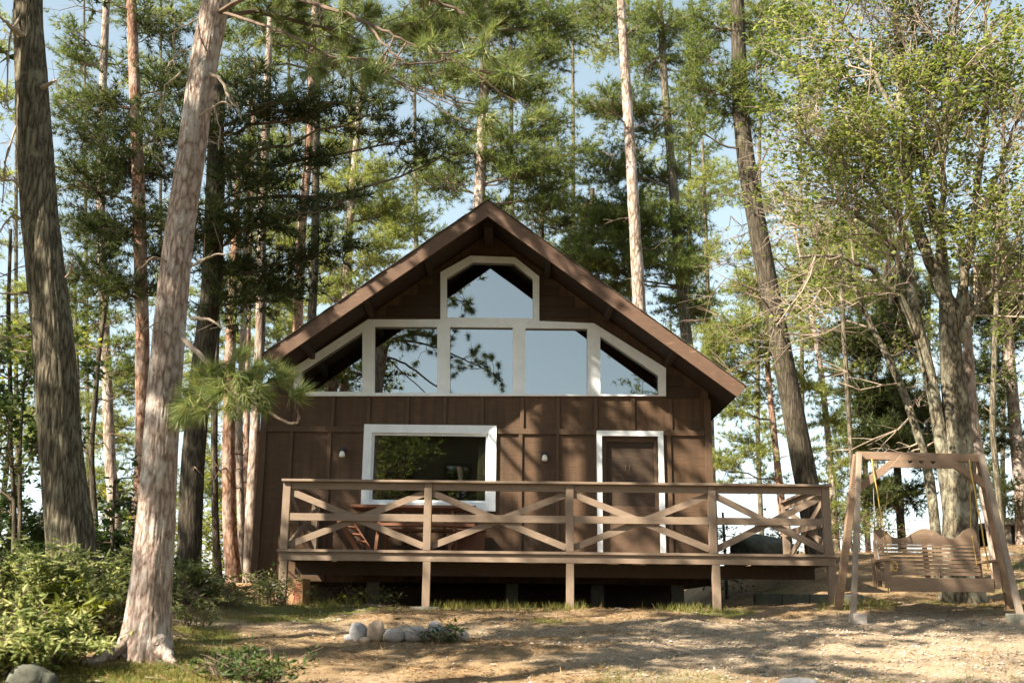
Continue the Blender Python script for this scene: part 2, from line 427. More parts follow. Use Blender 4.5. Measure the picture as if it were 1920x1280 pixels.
def pine_spray(tw, tp, td, p0, p1, rng, twig=.35, step=.11, start=.25, r0=.012, tstep=.085):
    """a leafy branch: side twigs both ways with tufts toward their tips"""
    L = np.linalg.norm(np.asarray(p1) - p0)
    if L < .05: return
    pts = curve_pts(p0, p1, 6, -.04 + rng.normal() * .04, rng)
    tw.tube(pts, np.linspace(r0, r0 * .35, 6), 4)
    nt_ = max(3, int(L * (1 - start) / step))
    side = 1
    for t in np.linspace(start, 1, nt_):
        k = t * 5; i = min(4, int(k)); f = k - i
        q = pts[i] * (1 - f) + pts[i + 1] * f; tan = unit(pts[i + 1] - pts[i])
        sd = unit(np.cross(tan, [0, 0, 1.0])) * side; side = -side
        d = unit(tan * rng.uniform(.5, 1.0) + sd * rng.uniform(.5, 1.1) + np.array([0, 0, rng.uniform(-.15, .5)]))
        if t > .97: d = unit(tan + rng.normal(size=3) * .2)
        l = twig * rng.uniform(.55, 1.2) * (1.15 - .55 * t)
        e = q + d * l
        tw.tube([q, q + d * l * .5 + rng.normal(size=3) * .02 * l, e], [r0 * .4, r0 * .3, r0 * .18], 3)
        m_ = max(2, int(l * .75 / tstep))
        for u in np.linspace(.3, 1, m_):
            tp.append(q + d * l * u + rng.normal(size=3) * .012); td.append(unit(d + np.array([0, 0, .35])))

def trunk_geo(g, pts, rad, sides=14, ring=.25, amp=.05, freq=(3, 1.0), seed=0, flare=0, flare_h=.5, fine=0):
    pts = np.asarray(pts, float); rad = np.asarray(rad, float)
    o = np.argsort(pts[:, 2]); pts = pts[o]; rad = rad[o]
    n = max(4, int((pts[-1, 2] - pts[0, 2]) / ring) + 1)
    z = np.linspace(pts[0, 2], pts[-1, 2], n)
    # smooth centre line
    cx = np.interp(z, pts[:, 2], pts[:, 0]); cy = np.interp(z, pts[:, 2], pts[:, 1]); rr = np.interp(z, pts[:, 2], rad)
    k = max(1, int(.5 / ring)); ker = np.ones(2 * k + 1) / (2 * k + 1)
    sm = lambda a: np.convolve(np.pad(a, k, mode='reflect', reflect_type='odd'), ker, 'valid')
    if n > 2 * k + 2: cx, cy, rr = sm(cx), sm(cy), sm(rr)
    th = np.arange(sides) * 2 * math.pi / sides
    A, Z = np.meshgrid(th, z)
    q = np.stack([np.cos(A) * freq[0], np.sin(A) * freq[0], Z * freq[1] + seed], -1)
    d = 1 + amp * vnoise(q) + amp * .6 * vnoise(q * 2.3 + 9)
    if fine: d = d + fine * (1 - 2.2 * np.abs(vnoise(q * np.array([3.2, 3.2, 2.2]) + 4))) + fine * .5 * vnoise(q * 7)
    if flare:
        h = np.exp(-(Z - z[0]) / flare_h)
        d = d + flare * h * (.55 + .6 * np.abs(np.sin(A * 2.5 + seed)) + .3 * vnoise(q * .7))
    v = np.stack([cx[:, None] + np.cos(A) * rr[:, None] * d, cy[:, None] + np.sin(A) * rr[:, None] * d, Z], -1).reshape(-1, 3)
    i = np.arange(n - 1)[:, None] * sides; j = np.arange(sides)[None, :]; kk = (j + 1) % sides
    g.add(v, quads=np.stack([i + j, i + kk, i + sides + kk, i + sides + j], -1).reshape(-1, 4))
    return np.stack([cx, cy, z], -1)

def at_height(line, z):
    return np.array([np.interp(z, line[:, 2], line[:, 0]), np.interp(z, line[:, 2], line[:, 1]), np.clip(z, line[0, 2], line[-1, 2])])

SEED = [100]
def pixel_trunk(Y, pix):
    """(px, py, width in px[, dY]) -> points and radii"""
    pts, rad = [], []
    for t in pix:
        y = Y + (t[3] if len(t) > 3 else 0)
        q = P(t[0], t[1], y); depth = float(np.dot(q, F0))
        pts.append(q); rad.append(t[2] * .45 * depth / F_PX)
    return pts, rad

def to_ground(pts, rad, sink=.15, k=1.08):
    lo = min(range(len(pts)), key=lambda i: pts[i][2]); q = pts[lo].copy()
    gz = float(ground_z(q[0], q[1])) - sink
    if gz < q[2] - .02:
        q[2] = gz; pts.append(q); rad.append(rad[lo] * k)

def pine(label, Y, trunk, clumps, bark_m='b_pink', leaf_m='n_mid', name='pine_tree', cat='tree', group='pines around the cabin', dens=1.0, length=.2, width=.0165,
         K=17, top=3.0, dead=0, sides=12, amp=.05, flare=.0, limb_r=.03, twig=.4, dead_len=(.5, 1.6), dead_z=None, dY=.6, top_pix=True, ring=.3):
    SEED[0] += 1; rng = np.random.default_rng(SEED[0])
    pts, rad = pixel_trunk(Y, trunk)
    if top:
        hi = max(range(len(pts)), key=lambda i: pts[i][2]); o2 = sorted(range(len(pts)), key=lambda i: -pts[i][2])[1]
        dv = unit(pts[hi] - pts[o2]); pts.append(pts[hi] + dv * top); rad.append(rad[hi] * max(.35, 1 - .13 * top))
    to_ground(pts, rad)
    lo = min(pts, key=lambda q: q[2])
    root = thing(name, label, cat, (lo[0], lo[1], float(ground_z(lo[0], lo[1]))), group)
    tg = Geo(); line = trunk_geo(tg, pts, rad, sides, ring, amp, seed=SEED[0] * 3.1, flare=flare)
    obj('trunk', tg, M[bark_m], root, smooth=True)
    tw = Geo(); tp, td = [], []
    for c in clumps:
        px, py, rx, ry = c[:4]; d = c[4] if len(c) > 4 else 1.0
        y = Y + (c[5] if len(c) > 5 else rng.uniform(-dY, dY))
        ctr = P(px, py, y); s = float(np.dot(ctr, F0)) / F_PX
        a, b = rx * s, ry * s
        base = at_height(line, ctr[2] - .25 * math.hypot(ctr[0] - at_height(line, ctr[2])[0], ctr[1] - at_height(line, ctr[2])[1]) + rng.normal() * .15)
        dist = np.linalg.norm(ctr - base)
        limb = curve_pts(base, ctr, 7, .03, rng, .03)
        tw.tube(limb, np.linspace(min(.05, limb_r * (.6 + .25 * dist)), .012, 7), 5)
        a *= 1.08; b *= 1.08; nb = max(4, int(15 * d * dens * (a * b) ** .5 / .8 + 6 * (a * b) / .5 * d * dens))
        for _ in range(nb):
            u = rng.normal(size=3); u = unit(u) * rng.uniform(.45, 1.0) ** .6
            e = ctr + u * np.array([a, a * .85, b])
            # start somewhere inside, biased toward the limb
            k = rng.uniform(.35, 1.0); i = min(5, int(k * 6)); q0 = limb[i] * (1 - (k * 6 - i)) + limb[i + 1] * (k * 6 - i)
            if np.linalg.norm(q0 - e) > 1.6 * max(a, b): q0 = ctr + (e - ctr) * .1 + rng.normal(size=3) * .1 * a
            pine_spray(tw, tp, td, q0, e, rng, twig=twig)
    for _ in range(dead):
        zr = dead_z or (line[0, 2] + 2.0, line[-1, 2] - .5)
        b0 = at_height(line, rng.uniform(*zr)); az = rng.uniform(0, 2 * math.pi)
        L = rng.uniform(*dead_len)
        e = b0 + L * np.array([math.cos(az), math.sin(az), rng.uniform(-.25, .35)])
        l = curve_pts(b0, e, 6, rng.normal() * .08, rng, .05); tw.tube(l, np.linspace(.018, .004, 6), 4)
        for t in range(int(L * 4)):
            k = rng.uniform(.3, .95); i = min(4, int(k * 5)); q = l[i]
            d2 = unit(unit(e - b0) + rng.normal(size=3) * .7); tw.tube([q, q + d2 * .2 * L * rng.uniform(.5, 1.2), q + d2 * .4 * L * rng.uniform(.6, 1) + [0, 0, -.03]], [.007, .005, .003], 3)
    if tp or tw.n:
        cr = Geo(); add_needles(cr, tp, td, rng, K=K, length=length, width=width)
        if tp: obj('crown', cr, M[leaf_m], root)
        obj('branches', tw, M['twig'] if tp else M['deadtwig'], root)
    return root, line

# ================================================================== cabin
YW, YR, YD = 17.7, 16.37, 15.3
def XZ(px, py, Y):
    q = P(px, py, Y); return (float(q[0]), float(q[2]))
def poly(Y, *pp): return [XZ(a, b, Y) for a, b in pp]

rid = XZ(915, 376, YR); lft = XZ(493, 664, YR); rgt = XZ(1396, 723, YR)
sl = (rid[1] - lft[1]) / (rid[0] - lft[0]); srr = (rid[1] - rgt[1]) / (rgt[0] - rid[0])
def roof_z(x): return rid[1] - (sl * (rid[0] - x) if x < rid[0] else srr * (x - rid[0]))
xl = XZ(497, 720, YW)[0]; xr = XZ(1330, 800, YW)[0]
z0 = XZ(520, 1088, YW)[1]
YB = 26.5
cabin = thing('cabin', 'brown wooden gabled cabin with white framed windows', 'cabin', (-.4, YW, .1))
def exp_(pl, d):
    cx = sum(a for a, _ in pl) / len(pl); cz = sum(b for _, b in pl) / len(pl)
    return [(a + math.copysign(d, a - cx), b + math.copysign(d, b - cz)) for a, b in pl]

panes = [poly(YW, (566, 735), (566, 698), (680, 623), (680, 735)),
         poly(YW, (703, 737), (703, 613), (820, 614), (820, 737)),
         poly(YW, (844, 738), (844, 614), (961, 615), (961, 739)),
         poly(YW, (985, 739), (985, 616), (1101, 617), (1101, 740)),
         poly(YW, (1125, 740), (1125, 631), (1234, 704), (1234, 741))]
peak = poly(YW, (838, 596), (838, 522), (887, 492), (963, 494), (999, 524), (999, 598))
ux0, ux1 = XZ(676, 870, YW)[0], XZ(930, 880, YW)[0]
lw = [(XZ(680, 880, YW)[0], XZ(800, 957, YW)[1]), (XZ(680, 880, YW)[0], XZ(800, 797, YW)[1]), (XZ(930, 880, YW)[0], XZ(800, 797, YW)[1]), (XZ(930, 880, YW)[0], XZ(800, 957, YW)[1])]
t_ = .135
lwi = [(lw[0][0] + t_, lw[0][1] + t_), (lw[1][0] + t_, lw[1][1] - t_), (lw[2][0] - t_, lw[2][1] - t_), (lw[3][0] - t_, lw[3][1] + t_)]
dx0, dx1 = XZ(1119, 900, YW)[0], XZ(1245, 900, YW)[0]; dzt = XZ(1180, 808, YW)[1]
deck_z = XZ(1040, 1034, YD)[1]
dh = [(dx0 + .07, deck_z + .01), (dx0 + .07, dzt - .07), (dx1 - .07, dzt - .07), (dx1 - .07, deck_z + .01)]
top = lambda x: roof_z(x) - .07
wall_out = [(xl, z0), (xl, top(xl)), (rid[0], top(rid[0])), (xr, top(xr)), (xr, z0)]
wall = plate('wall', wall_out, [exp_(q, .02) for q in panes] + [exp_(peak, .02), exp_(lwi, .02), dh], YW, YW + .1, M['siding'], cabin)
g = Geo(); g.box(xl, xl + .1, YW + .1, YB, z0, top(xl) - .02); g.box(xr - .1, xr, YW + .1, YB, z0, top(xr) - .02)
g.prism([(xl + .1, z0), (xr - .1, z0), (xr - .1, top(xr) - .06), (rid[0], top(rid[0]) - .02), (xl + .1, top(xl) - .06)], YB - .1, YB)
obj('side_wall', g, M['siding'], cabin)
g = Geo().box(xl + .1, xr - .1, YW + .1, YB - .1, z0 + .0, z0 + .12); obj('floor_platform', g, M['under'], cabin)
# inside: a loft ceiling and pale back panel seen dimly through the glass
zl_ = XZ(900, 770, YW)[1]
g = Geo().box(xl + .12, xr - .12, YW + .3, YB - .2, zl_ - .05, zl_); obj('loft_floor', g, M['inside'], cabin)

# battens on the facade
zb = XZ(560, 741, YW)[1]; zh = XZ(900, 808, YW)[1]; w = .03
def batten(x, a, b): obj('batten', Geo().box(x - w, x + w, YW - .03, YW, a, b), M['siding_trim'], cabin, bevel=.004)
for px in (553, 624, 691, 764, 834, 904, 979, 1046, 1117, 1187, 1257):
    batten(XZ(px, 775, YW)[0], zh + .045, zb - .002)
for px in (545, 617, 688, 762, 832, 903, 976, 1045, 1116, 1186, 1255):
    x = XZ(px, 850, YW)[0]
    if dx0 - .05 < x < dx1 + .05: continue
    batten(x, z0 + .02, lw[0][1] - .002 if lw[0][0] - .05 < x < lw[2][0] + .05 else zh - .045)
for a, b in ((xl + .09, lw[0][0] - .002), (lw[2][0] + .002, dx0 - .002), (dx1 + .002, xr - .09)):
    obj('band_board', Geo().box(a, b, YW - .034, YW, zh - .045, zh + .045), M['siding_trim'], cabin, bevel=.004)
obj('corner_board', Geo().box(xl - .025, xl + .085, YW - .036, YW + .02, z0 - .02, top(xl) - .12), M['siding_trim'], cabin)
obj('corner_board', Geo().box(xr - .085, xr + .025, YW - .036, YW + .02, z0 - .02, zb), M['siding_trim'], cabin)
# lap boards on the gable, open where the windows are
g = Geo(); zs = zb + .02
frame_b = poly(YW, (552, 743), (552, 690), (691, 600), (826, 600), (826, 512), (882, 481), (966, 484), (1011, 520), (1011, 603), (1113, 607), (1248, 691), (1248, 743))
def span_out(z):
    """x-range of the window group at height z"""
    xs = []
    n = len(frame_b)
    for i in range(n):
        (a, b), (c, d) = frame_b[i], frame_b[(i + 1) % n]
        if (b - z) * (d - z) < 0: xs.append(a + (c - a) * (z - b) / (d - b))
    return (min(xs), max(xs)) if len(xs) >= 2 else None
k = 0
while zs < rid[1] - .5:
    zt = zs + .19
    lim_l = rid[0] - (rid[1] - .1 - zt) / sl; lim_r = rid[0] + (rid[1] - .1 - zt) / srr
    lim_l = max(lim_l, xl + .09); lim_r = min(lim_r, xr - .002)
    ss = [span_out(zs + .01), span_out(zt - .01), span_out((zs + zt) / 2)]; ss = [q for q in ss if q]
    segs = [(lim_l, lim_r)] if not ss else [(lim_l, min(q[0] for q in ss) - .003), (max(q[1] for q in ss) + .003, lim_r)]
    for a, b in segs:
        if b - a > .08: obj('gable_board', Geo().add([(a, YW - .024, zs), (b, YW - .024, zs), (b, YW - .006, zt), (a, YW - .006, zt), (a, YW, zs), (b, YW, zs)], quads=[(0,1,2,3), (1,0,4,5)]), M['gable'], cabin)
    zs = zt + .003

# windows
uw = plate('window', frame_b, panes + [peak], YW - .05, YW + .015, M['white'], cabin)
for q in panes + [peak]:
    e = exp_(q, .012); o = plate('pane', e, [], YW + .035, YW + .042, M['glass_up'], uw)
    q2 = exp_(q, -.028)
    o = plate('sash', exp_(q, .004), [q2], YW + .004, YW + .034, M['white'], uw) if False else None
w2 = plate('window', lw, [lwi], YW - .05, YW + .015, M['white'], cabin)
plate('pane', exp_(lwi, .012), [], YW + .045, YW + .052, M['glass_low'], w2)
inn = [(a + (.035 if a < 0 and i < 2 else -.035), b + (.035 if i in (0, 3) else -.035)) for i, (a, b) in enumerate(lwi)]
plate('sash', exp_(lwi, .004), [inn], YW + .008, YW + .043, M['white'], w2)
g = Geo()   # curtain gathered at the window's edge
cxs = np.linspace(inn[2][0] - .14, inn[2][0] - .005, 24); cz0, cz1 = inn[0][1] - .05, inn[1][1] - .16
cv = []
for z in np.linspace(cz0, cz1, 6):
    for i, x in enumerate(cxs): cv.append((x + .02 * (z - cz0), YW + .085 + .02 * math.sin(i * 1.4), z))
ii = [(r * 24 + c, r * 24 + c + 1, r * 24 + c + 25, r * 24 + c + 24) for r in range(5) for c in range(23)]
g.add(cv, quads=ii); cu = obj('curtain', g, M['curtain'], w2, smooth=True)
so = cu.modifiers.new('thick', 'SOLIDIFY'); so.thickness = .004

# door
dr = plate('door', [(dh[0][0], dh[0][1]), (dh[1][0], dh[1][1]), (dh[2][0], dh[2][1]), (dh[3][0], dh[3][1])],
           [[(dh[0][0] + .09, XZ(1180, 948, YW)[1]), (dh[0][0] + .09, dh[1][1] - .10), (dh[2][0] - .075, dh[1][1] - .10), (dh[2][0] - .075, XZ(1180, 948, YW)[1])]], YW + .05, YW + .085, M['door'], cabin)
g = Geo().box(dh[0][0] + .08, dh[2][0] - .065, YW + .078, YW + .098, XZ(1180, 952, YW)[1], dh[1][1] - .09)
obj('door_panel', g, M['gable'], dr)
plate('door_trim', [(dx0, deck_z + .01), (dx0, dzt), (dx1, dzt), (dx1, deck_z + .01), (dx1 - .085, deck_z + .01), (dx1 - .085, dzt - .085), (dx0 + .085, dzt - .085), (dx0 + .085, deck_z + .01)], [], YW - .045, YW + .005, M['white'], dr)
fc = bpy.data.curves.new('num', 'FONT'); fc.body = '11'; fc.size = .13; fc.extrude = .006; fc.align_x = 'CENTER'
to = bpy.data.objects.new('tmpt', fc); C.objects.link(to); dg = bpy.context.evaluated_depsgraph_get()
me = bpy.data.meshes.new_from_object(to.evaluated_get(dg)); bpy.data.objects.remove(to)
me.transform(Matrix.Rotation(math.pi / 2, 4, 'X')); me.materials.clear()
no = link('door_number', me, M['gold'], dr); nx, nz = XZ(1178, 881, YW)
no.location = Vector((nx, YW + .072, nz)) - Vector(worldloc(dr))
g = Geo(); hx, hz = XZ(1231, 861, YW)
g.tube([(hx, YW + .052, hz), (hx, YW - .03, hz)], .012, 8); g.tube([(hx, YW - .03, hz - .045), (hx, YW - .03, hz + .045)], .009, 8)
obj('handle', g, M['metal'], dr)

# roof
rf = Geo()
def slab(xa, za, xb, zb_, th, y0, y1): rf.prism([(xa, za - th), (xb, zb_ - th), (xb, zb_), (xa, za)], y0, y1)
lx, lz = lft; rx_, rz_ = rgt
slab(lx, lz, rid[0], rid[1], .05, YR + .045, YB + .5); slab(rid[0], rid[1], rx_, rz_, .05, YR + .045, YB + .5)
rf.prism([(lx - .45, lz - .45 * sl - .05), (lx - .002, lz - .05), (lx - .002, lz), (lx - .45, lz - .45 * sl)], YW - .02, YB + .5)
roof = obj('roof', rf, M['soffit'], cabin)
sh = Geo()   # shingle courses lying on the slab, ragged front edge
for sgn, (ex, ez), s_ in ((-1, lft, sl), (1, rgt, srr)):
    L = math.hypot(ex - rid[0], ez - rid[1]); nrows = int(L / .14)
    for r in range(nrows):
        t0, t1 = r / nrows, (r + 1.25) / nrows
        xa = rid[0] + (ex - rid[0]) * t0; xb = rid[0] + (ex - rid[0]) * min(1.01, t1)
        za, zb2 = roof_z(xa) + .006, roof_z(xb) + .022
        yj = YR - .02 + random.uniform(-.012, .012)
        sh.prism([(xa, za), (xb, zb2 - .012), (xb, zb2), (xa, za + .012)] if sgn > 0 else [(xb, zb2 - .012), (xa, za), (xa, za + .012), (xb, zb2)], yj, YB + .52)
obj('shingle_layer', sh, M['shingle'], roof)
bh = .265
for sgn, (ex, ez) in ((-1, lft), (1, rgt)):
    g = Geo()
    if sgn < 0: pl = [(rid[0], rid[1] - bh), (rid[0], rid[1]), (ex, ez), (ex - .0, ez - .05), (ex + .17, roof_z(ex + .17) - bh)]
    else: pl = [(rid[0] + .001, rid[1] - bh), (ex - .12, roof_z(ex - .12) - bh), (ex, ez - .06), (ex, ez), (rid[0] + .001, rid[1])]
    g.prism(pl, YR, YR + .043); obj('barge_board', g, M['barge'], roof)
for px, py in ((572, 655), (688, 576), (802, 492), (1028, 500), (1143, 580), (1262, 662)):
    x, z = XZ(px, py, YR + .6); zt = roof_z(x) - .05
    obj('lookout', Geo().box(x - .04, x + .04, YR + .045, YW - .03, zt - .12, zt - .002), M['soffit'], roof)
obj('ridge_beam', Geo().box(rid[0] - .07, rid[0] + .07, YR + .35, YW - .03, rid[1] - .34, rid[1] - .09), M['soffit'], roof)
for px, y in ((492, YW + .15), (700, YW + .4), (960, YW + .5), (1269, YW + .3), (1120, YW + .6)):
    x = XZ(px, 1100, y)[0]; gz = float(ground_z(x, y))
    obj('pier', Geo().box(x - .1, x + .1, y - .1, y + .1, gz - .1, z0), M['block'], cabin)
obj('underfloor_light_stop', Geo().box(xl + .05, xr - .05, YW + 3.5, YW + 3.56, -.3, z0), M['under'], cabin)  # added board under the floor, stops light leaking through from behind

def wall_lamp(px, py, label):
    x, z = XZ(px, py, YW)
    r = thing('wall_lamp', label, 'lamp', (x, YW, z), 'outdoor lamps on the facade')
    g = Geo(); g.tube([(x, YW, z + .05), (x, YW - .03, z + .05)], [.055, .05], 16); g.tube([(x, YW - .03, z + .055), (x, YW - .085, z + .055), (x, YW - .085, z + .03)], .03, 12)
    obj('base', g, M['metal'], r)
    a = np.linspace(0, math.pi, 9); g = Geo()
    pts = [(x, YW - .085, z + .035 - .055 * (1 - math.cos(t))) for t in a]
    g.tube(pts, [max(.004, (.046 - .012 * math.cos(t)) * math.sin(t) ** .6) for t in a], 14); obj('bulb', g, M['bulb'], r, smooth=True)
wall_lamp(643, 850, 'small white egg-shaped lamp on the boards beside the lower window and pine')
wall_lamp(1021, 857, 'small white lamp on the boards between the lower window and the door')

# ================================================================== deck
xd0 = XZ(520, 1036, YD)[0]; xd1 = XZ(1571, 1050, YD)[0]
deck = thing('deck', 'raised taupe wooden deck with cross-braced railing along the cabin front', 'deck', ((xd0 + xd1) / 2, YD + 1, .1))
g = Geo(); y = YD - .05
while y < YW - .06:
    g.box(xd0, xd1, y, min(y + .138, YW - .04), deck_z - .035, deck_z); y += .145
obj('floor_boards', g, M['deck'], deck)
fz1 = XZ(1040, 1055, YD)[1]
obj('fascia', Geo().box(xd0 + .03, xd1 - .03, YD - .02, YD + .02, fz1, deck_z - .037), M['deck'], deck, bevel=.004)
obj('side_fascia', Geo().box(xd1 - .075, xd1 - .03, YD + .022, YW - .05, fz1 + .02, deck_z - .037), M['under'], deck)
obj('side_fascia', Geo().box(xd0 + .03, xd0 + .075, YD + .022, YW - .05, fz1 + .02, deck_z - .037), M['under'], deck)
x = xd0 + .35
while x < xd1 - .2:
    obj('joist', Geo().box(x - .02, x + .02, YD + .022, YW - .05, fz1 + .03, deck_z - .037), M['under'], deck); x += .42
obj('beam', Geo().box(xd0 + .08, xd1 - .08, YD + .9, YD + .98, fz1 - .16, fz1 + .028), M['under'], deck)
posts = [536, 802, 1068, 1335, 1549]
pxx = [XZ(q, 970, YD)[0] for q in posts]
cap_z = XZ(1068, 904, YD)[1]; cap_t = .034
pw = .105
for x in pxx:
    obj('railing_post', Geo().box(x - pw / 2, x + pw / 2, YD - .055, YD + .04, deck_z, cap_z - cap_t), M['deckv'], deck, bevel=.004)
for px, py in ((529, 1130), (799, 1143), (1069, 1141), (1344, 1143), (1562, 1132)):
    x = XZ(px, 1100, YD)[0]; gz = float(ground_z(x, YD))
    obj('support_post', Geo().box(x - .053, x + .053, YD - .017, YD + .09, gz - .1, fz1 - .002), M['deckv'], deck, bevel=.004)
    if px == 799: obj('footing_stone', Geo().box(x - .2, x + .2, YD - .15, YD + .2, gz - .1, gz + .03), M['block'], deck)
obj('rail_cap', Geo().box(pxx[0] - .07, pxx[-1] + .08, YD - .10, YD + .07, cap_z - cap_t, cap_z), M['deck'], deck, bevel=.004)
zr1 = XZ(1068, 907, YD)[1] - .02; 
zm = XZ(1068, 974, YD)[1]
for i in range(4):
    a, b = pxx[i] + pw / 2, pxx[i + 1] - pw / 2
    obj('top_rail', Geo().box(a, b, YD - .035, YD + .005, cap_z - cap_t - .10, cap_z - cap_t - .002), M['deck'], deck, bevel=.003)
    obj('middle_rail', Geo().box(a, b, YD - .045, YD - .008, zm - .05, zm + .05), M['deck'], deck, bevel=.003)
    zt, zb3 = cap_z - cap_t - .135, deck_z + .06
    obj('brace', Geo().bar((a, YD - .002, zt), (b, YD - .002, zb3), .09, .03, up=(0, 1, 0)), M['deck'], deck)
    obj('brace', Geo().bar((a, YD + .032, zb3), (b, YD + .032, zt), .09, .03, up=(0, 1, 0)), M['deck'], deck)
for xs_, sg in ((pxx[0], 1), (pxx[-1], -1)):      # the two short returns
    ye = YW - .12
    obj('railing_post', Geo().box(xs_ - .05, xs_ + .05, ye - .05, ye + .05, deck_z, cap_z - cap_t), M['deckv'], deck)
    obj('rail_cap', Geo().box(xs_ - .07, xs_ + .07, YD + .072, ye + .06, cap_z - cap_t, cap_z), M['deck'], deck)
    obj('top_rail', Geo().box(xs_ - .018, xs_ + .018, YD + .042, ye - .052, cap_z - cap_t - .1, cap_z - cap_t - .002), M['deck'], deck)
    obj('middle_rail', Geo().box(xs_ - .03, xs_ + .005, YD + .042, ye - .052, zm - .05, zm + .05), M['deck'], deck)
    obj('brace', Geo().bar((xs_ + .02, YD + .05, cap_z - .17), (xs_ + .02, ye - .05, deck_z + .06), .09, .03, up=(1, 0, 0)), M['deck'], deck)
    obj('brace', Geo().bar((xs_ + .052, YD + .05, deck_z + .06), (xs_ + .052, ye - .05, cap_z - .17), .09, .03, up=(1, 0, 0)), M['deck'], deck)

# picnic table on the deck
tx0, tx1 = XZ(657, 945, 16.5)[0], XZ(892, 948, 16.5)[0]
tb = thing('picnic_table', 'reddish brown picnic table on the deck under the lower window', 'table', ((tx0 + tx1) / 2, 16.8, deck_z))
g = Geo()
for k in range(5): g.box(tx0, tx1, 16.5 + k * .145, 16.5 + k * .145 + .138, deck_z + .70, deck_z + .74)
obj('tabletop', g, M['table'], tb)
for ys in (16.12, 17.3):
    g = Geo(); g.box(tx0 + .35, tx1, ys, ys + .13, deck_z + .40, deck_z + .44); g.box(tx0 + .35, tx1, ys + .137, ys + .25, deck_z + .40, deck_z + .44); obj('seat', g, M['table'], tb)
for xs_ in (tx0 + .45, tx1 - .35):
    for s in (-1, 1):
        obj('leg', Geo().bar((xs_, 16.86 + s * .22, deck_z + .70), (xs_ + s * .02, 16.86 + s * .58, deck_z), .09, .045, up=(1, 0, 0)), M['table'], tb)
    obj('cross_bar', Geo().bar((xs_ + .05, 16.14, deck_z + .37), (xs_ + .05, 17.5, deck_z + .37), .04, .09), M['table'], tb)
# wooden chest beside the table
bx0, bx1 = XZ(848, 1000, 17.2)[0], XZ(908, 1000, 17.2)[0]
ch = thing('wooden_chest', 'orange brown wooden chest on the deck beside the picnic table', 'chest', ((bx0 + bx1) / 2, 17.3, deck_z))
obj('body', Geo().box(bx0, bx1, 17.45, 17.62, deck_z, deck_z + .42), M['table'], ch, bevel=.006)
obj('lid', Geo().box(bx0 - .02, bx1 + .02, 17.43, 17.63, deck_z + .422, deck_z + .46), M['table'], ch, bevel=.006)
# folded deck chair leaning in the corner
fx = XZ(660, 1010, 16.2)[0]
fcn = thing('folding_chair', 'folded wooden chair leaning by the railing near the pine branch', 'chair', (fx, 16.0, deck_z))
obj('frame', Geo().bar((fx - .18, 15.75, deck_z + .50), (fx + .16, 15.8, deck_z), .06, .03, up=(0, 1, 0)), M['table'], fcn)
obj('frame', Geo().bar((fx - .02, 15.95, deck_z + .50), (fx + .32, 15.95, deck_z), .06, .03, up=(0, 1, 0)), M['table'], fcn)
g = Geo()
for k in range(4):
    t = k / 3.6; a = np.array((fx - .18, 15.79, deck_z + .46)) * (1 - t) + np.array((fx + .12, 15.8, deck_z + .08)) * t; b = np.array((fx - .02, 15.92, deck_z + .46)) * (1 - t) + np.array((fx + .28, 15.92, deck_z + .08)) * t
    g.bar(a, b, .06, .02, up=(.6, 0, .8))
obj('slats', g, M['table'], fcn)

# cardboard box, firewood, block wall under the deck
def local(name, label, cat, x, y, group=None): return thing(name, label, cat, (x, y, float(ground_z(x, y))), group)
a = P(540, 1143, 15.9); b = P(574, 1143, 15.9); gz = float(ground_z(a[0], 15.9)); bz = gz + .36
bx = local('cardboard_box', 'worn cardboard box with faded red print beside the end deck post', 'box', (a[0] + b[0]) / 2, 15.9)
g = Geo(); g.bar((a[0], 15.95, gz + .16), (b[0], 15.85, gz + .17), .2, .38); o = obj('carton', g, M['card'], bx, bevel=.006)
g = Geo(); mx_ = (a[0] + b[0]) / 2
def face(u, z): return np.array([a[0] + (b[0] - a[0]) * u, 15.95 - .1 * u - .106, z])
for k in range(9):
    g.bar(face(.42, gz + .07 + k * .021), face(.42 + random.uniform(.2, .38), gz + .07 + k * .021), .004, .011)
g.bar(face(.36, gz + .14), face(.41, gz + .14), .004, .2); g.bar(face(.5, gz + .27), face(.72, gz + .275), .004, .03)
obj('print', g, M['red_print'], bx)
fw = [(505, 1092, .02, 16.3), (508, 1100, .1, 16.25), (512, 1107, -.05, 16.2), (430, 1112, .1, 16.9), (445, 1116, -.1, 16.8), (458, 1112, .15, 17.0), (436, 1104, 0, 16.95), (452, 1103, .05, 17.0)]
fl = ['split log on top of the small stack behind the end deck post', 'split log in the middle of the small stack behind the end deck post', 'split log at the bottom of the small stack behind the end deck post']
for i, (px, py, rz, Y) in enumerate(fw):
    q = P(px, py, Y); g = Geo(); r = .042; z = float(ground_z(q[0], Y)) + (.04 + .075 * (2 - i) if i < 3 else .05 + .08 * (i > 5))
    n = 5; L = .24 if i < 3 else .3
    ang = [0, .9, 2.2, 3.5, 4.9]
    A = [(q[0] - L, Y - rz + .05 * math.cos(t), z + r * math.sin(t)) for t in ang]; B = [(q[0] + L, Y + rz + .05 * math.cos(t), z + r * math.sin(t) + .01) for t in ang]
    g.add(A + B, tris=[(0,2,1),(0,3,2),(0,4,3),(5,6,7),(5,7,8),(5,8,9)], quads=[(j, (j+1) % 5, 5 + (j+1) % 5, 5 + j) for j in range(5)])
    o = obj('firewood_log', g, M['log'], at=(q[0], Y, z), bevel=.008)
    if i < 3: tag(o, fl[i], 'log', 'firewood under the deck end')
    else: tag(o, 'split log tossed on the heap at the foot of the thin pines', 'log', 'firewood heap by the pines')
bw = Geo(); xs0 = XZ(1490, 1100, 16.9)[0]
for r in range(3):
    for k in range(4):
        x = xs0 - .1 + k * .41 + (r % 2) * .2 - .5; bw.box(x, x + .4, 16.9, 17.08, -.25 + r * .2, -.06 + r * .2)
